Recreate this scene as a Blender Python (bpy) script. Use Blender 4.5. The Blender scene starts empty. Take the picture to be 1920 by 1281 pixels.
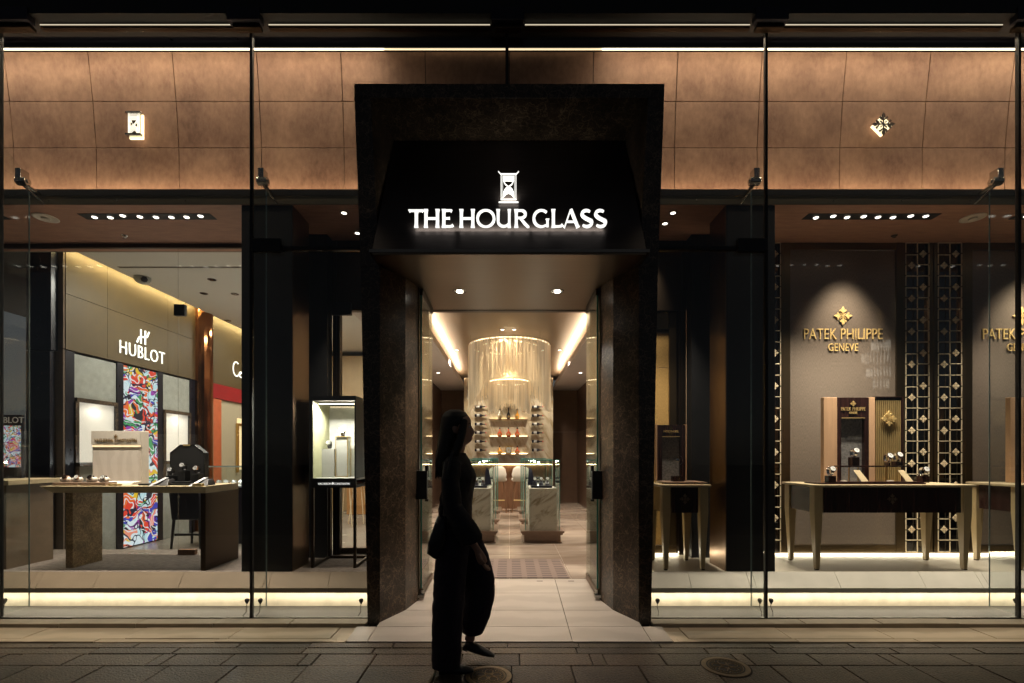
import bpy, bmesh, math, random
from mathutils import Vector, Matrix
R = math.radians
PI = math.pi
random.seed(7)
S = bpy.context.scene
COL = S.collection

# ------------------------------------------------------------------ camera, world, sun, exposure
cam = bpy.data.cameras.new('camera'); cam.lens = 17; cam.sensor_width = 36
cam.shift_x = 0.0026; cam.shift_y = 0.1102; cam.clip_start = 0.05; cam.clip_end = 2000
co = bpy.data.objects.new('camera', cam); COL.objects.link(co)
co.location = (0, 0, 1.4); co.rotation_euler = (R(90), 0, 0); S.camera = co
w = bpy.data.worlds.new('World'); S.world = w; w.use_nodes = True
nt = w.node_tree; bg = nt.nodes['Background']
sk = nt.nodes.new('ShaderNodeTexSky'); sk.sky_type = 'NISHITA'; sk.sun_disc = False
sk.sun_elevation = R(40); sk.sun_rotation = R(345)
hs_ = nt.nodes.new('ShaderNodeHueSaturation'); hs_.inputs['Saturation'].default_value = .35
nt.links.new(sk.outputs[0], hs_.inputs['Color']); nt.links.new(hs_.outputs[0], bg.inputs[0]); bg.inputs[1].default_value = 0.0075
sl = bpy.data.lights.new('moon', 'SUN'); sl.energy = 0.02; sl.angle = R(1); sl.color = (.8, .88, 1)
so = bpy.data.objects.new('moon', sl); COL.objects.link(so); so.rotation_euler = (R(50), 0, R(165))
vs = S.view_settings; vs.view_transform = 'Standard'; vs.look = 'None'; vs.exposure = 0; vs.gamma = 1
S.cycles.transparent_max_bounces = 24; S.cycles.max_bounces = 8; S.cycles.glossy_bounces = 5
S.cycles.sample_clamp_indirect = 3.0

F = 907.0
def at(x, y, Y): return Vector(((x - 955) * Y / F, Y, 1.4 + (852 - y) * Y / F))
def ax(x, Y): return (x - 955) * Y / F
def az(y, Y): return 1.4 + (852 - y) * Y / F

# ------------------------------------------------------------------ mesh builder
class MB:
    def __init__(s): s.v = []; s.f = []
    def add(s, vs_, fs):
        n = len(s.v); s.v += [tuple(p) for p in vs_]; s.f += [tuple(i + n for i in f) for f in fs]; return s
    def box(s, x0, x1, y0, y1, z0, z1):
        return s.add([(x0,y0,z0),(x1,y0,z0),(x1,y1,z0),(x0,y1,z0),(x0,y0,z1),(x1,y0,z1),(x1,y1,z1),(x0,y1,z1)],
                     [(0,3,2,1),(4,5,6,7),(0,1,5,4),(1,2,6,5),(2,3,7,6),(3,0,4,7)])
    def quad(s, a, b, c, d): return s.add([a,b,c,d], [(0,1,2,3)])
    def hexa(s, b4, t4):
        return s.add(list(b4)+list(t4), [(0,3,2,1),(4,5,6,7),(0,1,5,4),(1,2,6,5),(2,3,7,6),(3,0,4,7)])
    def prism(s, pts, d0, d1, axis='y'):
        """polygon pts (a,b) extruded; axis y: (x,z); axis x: (y,z); axis z: (x,y)"""
        n = len(pts)
        f = {'y': lambda a,b,d:(a,d,b), 'x': lambda a,b,d:(d,a,b), 'z': lambda a,b,d:(a,b,d)}[axis]
        vs_ = [f(a,b,d0) for a,b in pts] + [f(a,b,d1) for a,b in pts]
        fs = [tuple(range(n)), tuple(range(2*n-1, n-1, -1))] + [(i, i+n, (i+1)%n+n, (i+1)%n) for i in range(n)]
        return s.add(vs_, fs)
    def tube(s, path, rad, n=8, flat=1.0):
        path = [Vector(p) for p in path]
        if not hasattr(rad, '__len__'): rad = [rad]*len(path)
        vs_ = []; up0 = None
        for i, p in enumerate(path):
            t = (path[min(i+1, len(path)-1)] - path[max(i-1, 0)]).normalized()
            if up0 is None:
                up0 = Vector((0,1,0)) if abs(t.y) < .9 else Vector((1,0,0))
            a = (up0 - t*up0.dot(t)).normalized(); up0 = a; b = t.cross(a)
            for k in range(n):
                q = 2*PI*k/n; vs_.append(p + a*math.cos(q)*rad[i]*flat + b*math.sin(q)*rad[i])
        fs = []
        for i in range(len(path)-1):
            for k in range(n):
                k2 = (k+1) % n; fs.append((i*n+k, i*n+k2, (i+1)*n+k2, (i+1)*n+k))
        fs.append(tuple(range(n-1, -1, -1))); m = (len(path)-1)*n; fs.append(tuple(range(m, m+n)))
        return s.add(vs_, fs)
    def cyl(s, c, r, h, n=20, axis='z', r2=None):
        r2 = r if r2 is None else r2; c = Vector(c)
        d = {'z': Vector((0,0,1)), 'y': Vector((0,1,0)), 'x': Vector((1,0,0))}[axis]
        return s.tube([c, c + d*h], [r, r2], n)
    def lathe(s, c, prof, n=20, axis='z'):
        vs_ = []; c = Vector(c)
        for r, h in prof:
            for k in range(n):
                q = 2*PI*k/n; a, b = r*math.cos(q), r*math.sin(q)
                vs_.append(c + (Vector((a,b,h)) if axis == 'z' else Vector((h,a,b)) if axis == 'x' else Vector((a,h,b))))
        fs = []
        for i in range(len(prof)-1):
            for k in range(n):
                k2 = (k+1) % n; fs.append((i*n+k, i*n+k2, (i+1)*n+k2, (i+1)*n+k))
        fs.append(tuple(range(n-1,-1,-1))); m = (len(prof)-1)*n; fs.append(tuple(range(m, m+n)))
        return s.add(vs_, fs)
    def loft(s, rings, n=20):
        """rings of (cx,cy,cz,rx,ry)"""
        vs_ = []
        for cx, cy, cz, rx, ry in rings:
            for k in range(n):
                q = 2*PI*k/n; vs_.append((cx+rx*math.cos(q), cy+ry*math.sin(q), cz))
        fs = []
        for i in range(len(rings)-1):
            for k in range(n):
                k2 = (k+1) % n; fs.append((i*n+k, i*n+k2, (i+1)*n+k2, (i+1)*n+k))
        fs.append(tuple(range(n-1,-1,-1))); m = (len(rings)-1)*n; fs.append(tuple(range(m, m+n)))
        return s.add(vs_, fs)
    def ribbon(s, pts, wd, y0, y1):
        """flat stroke in the x,z plane with thickness y0..y1"""
        if not hasattr(wd, '__len__'): wd = [wd]*len(pts)
        n = len(pts); L = []; Rr = []
        for i, (x, z) in enumerate(pts):
            a = pts[max(i-1,0)]; b = pts[min(i+1,n-1)]
            dx, dz = b[0]-a[0], b[1]-a[1]; l = math.hypot(dx,dz) or 1
            nx, nz = -dz/l*wd[i]/2, dx/l*wd[i]/2
            L.append((x+nx, z+nz)); Rr.append((x-nx, z-nz))
        vs_ = [(x,y0,z) for x,z in L]+[(x,y0,z) for x,z in Rr]+[(x,y1,z) for x,z in L]+[(x,y1,z) for x,z in Rr]
        fs = []
        for i in range(n-1):
            fs += [(i,i+1,n+i+1,n+i),(2*n+i,3*n+i,3*n+i+1,2*n+i+1),(i,2*n+i,2*n+i+1,i+1),(n+i,n+i+1,3*n+i+1,3*n+i)]
        fs += [(0,n,3*n,2*n),(n-1,3*n-1,4*n-1,2*n-1)]
        return s.add(vs_, fs)
    def xf(s, fn, start=0):
        for i in range(start, len(s.v)): s.v[i] = tuple(fn(Vector(s.v[i])))
        return s
    def build(s, name, mat, parent=None, bevel=0, smooth=False, remesh=0, subd=0, folds=None):
        off = Vector((0,0,0)); p = parent
        while p is not None: off += p.location; p = p.parent
        me = bpy.data.meshes.new(name); me.from_pydata([tuple(Vector(v)-off) for v in s.v], [], s.f)
        bm = bmesh.new(); bm.from_mesh(me); bmesh.ops.recalc_face_normals(bm, faces=bm.faces); bm.to_mesh(me); bm.free()
        if mat: me.materials.append(mat)
        o = bpy.data.objects.new(name, me); COL.objects.link(o)
        if parent: o.parent = parent
        if smooth:
            for f in me.polygons: f.use_smooth = True
        if bevel:
            b = o.modifiers.new('bevel', 'BEVEL'); b.width = bevel; b.segments = 2; b.limit_method = 'ANGLE'; b.angle_limit = R(40)
        if remesh:
            m = o.modifiers.new('remesh', 'REMESH'); m.mode = 'VOXEL'; m.voxel_size = remesh; m.use_smooth_shade = True
            m = o.modifiers.new('smooth', 'SMOOTH'); m.factor = .6; m.iterations = subd or 4
        if folds:
            tx = bpy.data.textures.new('folds', 'CLOUDS'); tx.noise_scale = .07; tx.noise_depth = 2
            m = o.modifiers.new('folds', 'DISPLACE'); m.texture = tx; m.strength = folds[0]; m.mid_level = .5; m.texture_coords = 'LOCAL'
        return o

def tag(o, label, cat, group=None, kind=None):
    o['label'] = label
    if cat: o['category'] = cat
    if group: o['group'] = group
    if kind: o['kind'] = kind
    return o
def thing(name, loc, label, cat, group=None):
    o = bpy.data.objects.new(name, None); o.empty_display_size = .1; COL.objects.link(o); o.location = loc
    return tag(o, label, cat, group)
def struct(o, label='', cat=''):
    o['kind'] = 'structure'
    if label: o['label'] = label
    if cat: o['category'] = cat
    return o
KIDS = {}
def kids(o):
    return [c for c in bpy.data.objects if c.parent == o]
def dup(root, loc=None, label=None, rot=None, scale=None, group=None):
    r = root.copy(); COL.objects.link(r)
    if loc is not None: r.location = loc
    if rot is not None: r.rotation_euler = rot
    if scale is not None: r.scale = scale
    if label: r['label'] = label
    if group: r['group'] = group
    for ch in kids(root):
        c = ch.copy(); COL.objects.link(c); c.parent = r
        for g in kids(ch):
            d = g.copy(); COL.objects.link(d); d.parent = c
    return r

def text_mb(txt, size, c, thick=.004, face='-y', align='CENTER', spacing=1.0, xscale=1.0, stroke=0.0):
    """letters standing at c = base centre; face -y looks to the street; face +x looks to +x (reads from +x side)"""
    cu = bpy.data.curves.new('letters', 'FONT'); cu.body = txt; cu.size = size; cu.extrude = thick/2
    cu.align_x = align; cu.space_character = spacing; cu.resolution_u = 3; cu.offset = stroke
    to = bpy.data.objects.new('letters', cu); COL.objects.link(to)
    dg = bpy.context.evaluated_depsgraph_get(); me = to.evaluated_get(dg).to_mesh()
    m = MB(); c = Vector(c)
    for v in me.vertices:
        x, y, z = v.co; x *= xscale
        m.v.append(tuple(c + (Vector((x, -z, y)) if face == '-y' else Vector((z, x, y)))))
    m.f = [tuple(p.vertices) for p in me.polygons]
    to.evaluated_get(dg).to_mesh_clear()
    bpy.data.objects.remove(to); bpy.data.curves.remove(cu)
    return m

# ------------------------------------------------------------------ materials
def nmat(name):
    m = bpy.data.materials.new(name); m.use_nodes = True
    return m, m.node_tree, m.node_tree.nodes['Principled BSDF']
def simple(name, col, rough=.5, metal=0, noise=0.12, nscale=12, bump=0, bscale=60, stretch=(1,1,1), coat=0, emit=None):
    m, t, b = nmat(name); N = t.nodes; L = t.links
    b.inputs['Roughness'].default_value = rough; b.inputs['Metallic'].default_value = metal
    b.inputs['Coat Weight'].default_value = coat
    tc = N.new('ShaderNodeTexCoord'); mp = N.new('ShaderNodeMapping'); mp.inputs['Scale'].default_value = stretch
    L.new(tc.outputs['Object'], mp.inputs[0])
    nz = N.new('ShaderNodeTexNoise'); nz.inputs['Scale'].default_value = nscale; nz.inputs['Detail'].default_value = 6
    L.new(mp.outputs[0], nz.inputs['Vector'])
    cr = N.new('ShaderNodeValToRGB')
    cr.color_ramp.elements[0].position = .3; cr.color_ramp.elements[1].position = .7
    cr.color_ramp.elements[0].color = (*[c*(1-noise) for c in col], 1); cr.color_ramp.elements[1].color = (*[min(1,c*(1+noise)) for c in col], 1)
    L.new(nz.outputs[0], cr.inputs[0]); L.new(cr.outputs[0], b.inputs['Base Color'])
    rr = N.new('ShaderNodeMapRange'); rr.inputs[3].default_value = max(0,rough-.07); rr.inputs[4].default_value = min(1,rough+.07)
    L.new(nz.outputs[0], rr.inputs[0]); L.new(rr.outputs[0], b.inputs['Roughness'])
    if bump:
        n2 = N.new('ShaderNodeTexNoise'); n2.inputs['Scale'].default_value = bscale; n2.inputs['Detail'].default_value = 4
        L.new(mp.outputs[0], n2.inputs['Vector'])
        bp = N.new('ShaderNodeBump'); bp.inputs['Strength'].default_value = bump; bp.inputs['Distance'].default_value = .01
        L.new(n2.outputs[0], bp.inputs['Height']); L.new(bp.outputs[0], b.inputs['Normal'])
    return m
def emis(name, col, st):
    m, t, b = nmat(name); b.inputs['Base Color'].default_value = (*col, 1)
    b.inputs['Emission Color'].default_value = (*col, 1); b.inputs['Emission Strength'].default_value = st
    return m
def glass(name, tint=(.93,.97,.95), ior=1.45, rough=0.0, boost=0.0):
    m, t, b = nmat(name); N = t.nodes; L = t.links; N.remove(b)
    tr = N.new('ShaderNodeBsdfTransparent'); tr.inputs[0].default_value = (*tint, 1)
    gl = N.new('ShaderNodeBsdfGlossy'); gl.inputs['Roughness'].default_value = rough
    ge = N.new('ShaderNodeNewGeometry'); dt = N.new('ShaderNodeVectorMath'); dt.operation = 'DOT_PRODUCT'
    L.new(ge.outputs['Incoming'], dt.inputs[0]); L.new(ge.outputs['Normal'], dt.inputs[1])
    ab = N.new('ShaderNodeMath'); ab.operation = 'ABSOLUTE'; L.new(dt.outputs['Value'], ab.inputs[0])
    iv = N.new('ShaderNodeMath'); iv.operation = 'SUBTRACT'; iv.inputs[0].default_value = 1; L.new(ab.outputs[0], iv.inputs[1])
    pw = N.new('ShaderNodeMath'); pw.operation = 'POWER'; pw.inputs[1].default_value = 5; L.new(iv.outputs[0], pw.inputs[0])
    r0 = ((ior-1)/(ior+1))**2
    fr = N.new('ShaderNodeMath'); fr.operation = 'MULTIPLY_ADD'; fr.inputs[1].default_value = 1-r0; fr.inputs[2].default_value = r0; L.new(pw.outputs[0], fr.inputs[0])
    mx = N.new('ShaderNodeMixShader'); out = [n for n in N if n.type == 'OUTPUT_MATERIAL'][0]
    if boost:
        a = N.new('ShaderNodeMath'); a.operation = 'ADD'; a.inputs[1].default_value = boost; a.use_clamp = True
        L.new(fr.outputs[0], a.inputs[0]); L.new(a.outputs[0], mx.inputs[0])
    else: L.new(fr.outputs[0], mx.inputs[0])
    L.new(tr.outputs[0], mx.inputs[1]); L.new(gl.outputs[0], mx.inputs[2]); L.new(mx.outputs[0], out.inputs[0])
    return m
def veined(name, base, vein, mid=None, scale=3.0, width=.06, rough=.18, distort=1.2, fine=9, coat=0.0):
    """irregular branching veins: two warped voronoi edge networks over a clouded ground"""
    m, t, b = nmat(name); N = t.nodes; L = t.links
    tc = N.new('ShaderNodeTexCoord')
    nz = N.new('ShaderNodeTexNoise'); nz.inputs['Scale'].default_value = scale*1.3; nz.inputs['Detail'].default_value = 7
    L.new(tc.outputs['Object'], nz.inputs['Vector'])
    sub = N.new('ShaderNodeVectorMath'); sub.operation = 'SCALE'; sub.inputs[3].default_value = distort
    L.new(nz.outputs['Color'], sub.inputs[0])
    add = N.new('ShaderNodeVectorMath'); add.operation = 'ADD'; L.new(tc.outputs['Object'], add.inputs[0]); L.new(sub.outputs[0], add.inputs[1])
    fac = None
    for sc, wd, amt in ((scale, width, 1.0), (fine, width*1.6, .5)):
        v = N.new('ShaderNodeTexVoronoi'); v.feature = 'DISTANCE_TO_EDGE'; v.inputs['Scale'].default_value = sc
        L.new(add.outputs[0], v.inputs['Vector'])
        mr = N.new('ShaderNodeMapRange'); mr.inputs[1].default_value = 0; mr.inputs[2].default_value = wd
        mr.inputs[3].default_value = amt; mr.inputs[4].default_value = 0; L.new(v.outputs[0], mr.inputs[0])
        if fac is None: fac = mr.outputs[0]
        else:
            mx = N.new('ShaderNodeMath'); mx.operation = 'MAXIMUM'; L.new(fac, mx.inputs[0]); L.new(mr.outputs[0], mx.inputs[1]); fac = mx.outputs[0]
    n2 = N.new('ShaderNodeTexNoise'); n2.inputs['Scale'].default_value = scale*.8; n2.inputs['Detail'].default_value = 8
    L.new(tc.outputs['Object'], n2.inputs['Vector'])
    mu = N.new('ShaderNodeMath'); mu.operation = 'MULTIPLY'; L.new(fac, mu.inputs[0]); L.new(n2.outputs[0], mu.inputs[1])
    c0 = N.new('ShaderNodeValToRGB'); c0.color_ramp.elements[0].position = .35; c0.color_ramp.elements[1].position = .68
    c0.color_ramp.elements[0].color = (*base, 1); c0.color_ramp.elements[1].color = (*(mid or tuple(c*1.8 for c in base)), 1)
    L.new(n2.outputs[0], c0.inputs[0])
    mx = N.new('ShaderNodeMix'); mx.data_type = 'RGBA'; L.new(mu.outputs[0], mx.inputs[0])
    L.new(c0.outputs[0], mx.inputs[6]); mx.inputs[7].default_value = (*vein, 1)
    L.new(mx.outputs[2], b.inputs['Base Color']); b.inputs['Roughness'].default_value = rough; b.inputs['Coat Weight'].default_value = coat
    return m
def wavy(name, c1, c2, scale=2.0, dist=9, rough=.2, rot=(0,0,0), detail=3, p0=.35, p1=.65):
    """drifting bands of a veined white marble or limestone"""
    m, t, b = nmat(name); N = t.nodes; L = t.links
    tc = N.new('ShaderNodeTexCoord'); mp = N.new('ShaderNodeMapping'); mp.inputs['Rotation'].default_value = rot
    L.new(tc.outputs['Object'], mp.inputs[0])
    wv = N.new('ShaderNodeTexWave'); wv.inputs['Scale'].default_value = scale; wv.inputs['Distortion'].default_value = dist
    wv.inputs['Detail'].default_value = detail; wv.inputs['Detail Scale'].default_value = 1.5; L.new(mp.outputs[0], wv.inputs[0])
    cr = N.new('ShaderNodeValToRGB'); cr.color_ramp.elements[0].position = p0; cr.color_ramp.elements[1].position = p1
    cr.color_ramp.elements[0].color = (*c2, 1); cr.color_ramp.elements[1].color = (*c1, 1)
    L.new(wv.outputs[0], cr.inputs[0]); L.new(cr.outputs[0], b.inputs['Base Color']); b.inputs['Roughness'].default_value = rough
    return m
def streak(name, c1, c2, scale, stretch, rot, p0=.38, p1=.54, rough=.2):
    m, t, b = nmat(name); N = t.nodes; L = t.links
    tc = N.new('ShaderNodeTexCoord'); mp = N.new('ShaderNodeMapping'); mp.vector_type = 'TEXTURE'
    mp.inputs['Rotation'].default_value = rot; mp.inputs['Scale'].default_value = stretch; L.new(tc.outputs['Object'], mp.inputs[0])
    nz = N.new('ShaderNodeTexNoise'); nz.inputs['Scale'].default_value = scale; nz.inputs['Detail'].default_value = 9
    nz.inputs['Roughness'].default_value = .62; nz.inputs['Distortion'].default_value = .9; L.new(mp.outputs[0], nz.inputs['Vector'])
    cr = N.new('ShaderNodeValToRGB'); cr.color_ramp.elements[0].position = p0; cr.color_ramp.elements[1].position = p1
    cr.color_ramp.elements[0].color = (*c2, 1); cr.color_ramp.elements[1].color = (*c1, 1)
    L.new(nz.outputs[0], cr.inputs[0]); L.new(cr.outputs[0], b.inputs['Base Color']); b.inputs['Roughness'].default_value = rough
    return m
def brushed(name, col, rough=.3, stretch=(2, 2, 300), bump=.08, metal=1, noise=.15):
    m = simple(name, col, rough, metal, noise, 1.0, bump, 1.0, stretch)
    return m

def plaster():
    m, t, b = nmat('bronze_plaster'); N = t.nodes; L = t.links
    tc = N.new('ShaderNodeTexCoord')
    a = N.new('ShaderNodeTexNoise'); a.inputs['Scale'].default_value = 2.6; a.inputs['Detail'].default_value = 3
    c = N.new('ShaderNodeTexNoise'); c.inputs['Scale'].default_value = 26; c.inputs['Detail'].default_value = 8; c.inputs['Roughness'].default_value = .7
    mp = N.new('ShaderNodeMapping'); mp.inputs['Scale'].default_value = (1, 1, .55); L.new(tc.outputs['Object'], mp.inputs[0])
    L.new(tc.outputs['Object'], a.inputs['Vector']); L.new(mp.outputs[0], c.inputs['Vector'])
    ad = N.new('ShaderNodeMath'); ad.operation = 'MULTIPLY_ADD'; ad.inputs[1].default_value = .62; L.new(a.outputs[0], ad.inputs[0])
    mu = N.new('ShaderNodeMath'); mu.operation = 'MULTIPLY'; mu.inputs[1].default_value = .5; L.new(c.outputs[0], mu.inputs[0]); L.new(mu.outputs[0], ad.inputs[2])
    cr = N.new('ShaderNodeValToRGB'); cr.color_ramp.elements[0].position = .38; cr.color_ramp.elements[1].position = .76
    cr.color_ramp.elements[0].color = (.14, .064, .038, 1); cr.color_ramp.elements[1].color = (.33, .185, .115, 1)
    L.new(ad.outputs[0], cr.inputs[0]); L.new(cr.outputs[0], b.inputs['Base Color'])
    b.inputs['Roughness'].default_value = .7; b.inputs['Metallic'].default_value = .0
    bp = N.new('ShaderNodeBump'); bp.inputs['Strength'].default_value = .25; bp.inputs['Distance'].default_value = .004
    L.new(c.outputs[0], bp.inputs['Height']); L.new(bp.outputs[0], b.inputs['Normal'])
    return m
def artwork(name, st, sc=2.6):
    m, t, b = nmat(name); N = t.nodes; L = t.links
    tc = N.new('ShaderNodeTexCoord')
    nz = N.new('ShaderNodeTexNoise'); nz.inputs['Scale'].default_value = sc*1.1; nz.inputs['Detail'].default_value = 2
    L.new(tc.outputs['Object'], nz.inputs['Vector'])
    s_ = N.new('ShaderNodeVectorMath'); s_.operation = 'SCALE'; s_.inputs[3].default_value = .9; L.new(nz.outputs['Color'], s_.inputs[0])
    ad = N.new('ShaderNodeVectorMath'); ad.operation = 'ADD'; L.new(tc.outputs['Object'], ad.inputs[0]); L.new(s_.outputs[0], ad.inputs[1])
    v = N.new('ShaderNodeTexVoronoi'); v.inputs['Scale'].default_value = sc*3.2; L.new(ad.outputs[0], v.inputs['Vector'])
    sp = N.new('ShaderNodeSeparateColor'); L.new(v.outputs['Color'], sp.inputs[0])
    cr = N.new('ShaderNodeValToRGB'); cr.color_ramp.interpolation = 'CONSTANT'; e = cr.color_ramp.elements
    cols = [(0,(.8,.06,.03)),(.16,(.55,.8,.85)),(.30,(.9,.16,.04)),(.42,(.05,.06,.45)),(.52,(.85,.55,.03)),(.60,(.06,.35,.12)),(.70,(.75,.85,.9)),(.8,(.35,.05,.4)),(.88,(.02,.02,.03)),(.93,(.9,.3,.2))]
    e[0].position = 0; e[0].color = (*cols[0][1], 1); e[1].position = cols[1][0]; e[1].color = (*cols[1][1], 1)
    for p, c in cols[2:]:
        q = e.new(p); q.color = (*c, 1)
    L.new(sp.outputs[0], cr.inputs[0])
    wv = N.new('ShaderNodeTexWave'); wv.wave_type = 'RINGS'; wv.inputs['Scale'].default_value = sc*1.4; wv.inputs['Distortion'].default_value = 7; wv.inputs['Detail'].default_value = 1
    L.new(ad.outputs[0], wv.inputs[0])
    ln = N.new('ShaderNodeMath'); ln.operation = 'GREATER_THAN'; ln.inputs[1].default_value = .9; L.new(wv.outputs[0], ln.inputs[0])
    v2 = N.new('ShaderNodeTexVoronoi'); v2.feature = 'DISTANCE_TO_EDGE'; v2.inputs['Scale'].default_value = sc*1.7; L.new(ad.outputs[0], v2.inputs['Vector'])
    l2 = N.new('ShaderNodeMath'); l2.operation = 'LESS_THAN'; l2.inputs[1].default_value = .035; L.new(v2.outputs[0], l2.inputs[0])
    m1 = N.new('ShaderNodeMix'); m1.data_type = 'RGBA'; L.new(ln.outputs[0], m1.inputs[0]); L.new(cr.outputs[0], m1.inputs[6]); m1.inputs[7].default_value = (.85,.9,.9,1)
    m2 = N.new('ShaderNodeMix'); m2.data_type = 'RGBA'; L.new(l2.outputs[0], m2.inputs[0]); L.new(m1.outputs[2], m2.inputs[6]); m2.inputs[7].default_value = (.015,.02,.05,1)
    L.new(m2.outputs[2], b.inputs['Emission Color']); b.inputs['Emission Strength'].default_value = st
    b.inputs['Base Color'].default_value = (.02,.02,.02,1); b.inputs['Roughness'].default_value = .15
    return m
def fabric_panel(name, col, alpha, rough=.35):
    m, t, b = nmat(name); N = t.nodes; L = t.links
    tc = N.new('ShaderNodeTexCoord'); mp = N.new('ShaderNodeMapping'); mp.inputs['Scale'].default_value = (260, 1, 40); L.new(tc.outputs['Object'], mp.inputs[0])
    nz = N.new('ShaderNodeTexNoise'); nz.inputs['Scale'].default_value = 1; nz.inputs['Detail'].default_value = 4; L.new(mp.outputs[0], nz.inputs['Vector'])
    cr = N.new('ShaderNodeValToRGB'); cr.color_ramp.elements[0].position = .3; cr.color_ramp.elements[1].position = .7
    cr.color_ramp.elements[0].color = (*[c*.72 for c in col], 1); cr.color_ramp.elements[1].color = (*[c*1.3 for c in col], 1)
    L.new(nz.outputs[0], cr.inputs[0]); L.new(cr.outputs[0], b.inputs['Base Color'])
    b.inputs['Roughness'].default_value = rough; b.inputs['Metallic'].default_value = .3; b.inputs['Alpha'].default_value = alpha
    b.inputs['Coat Weight'].default_value = .5; b.inputs['Coat Roughness'].default_value = .03
    return m

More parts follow.
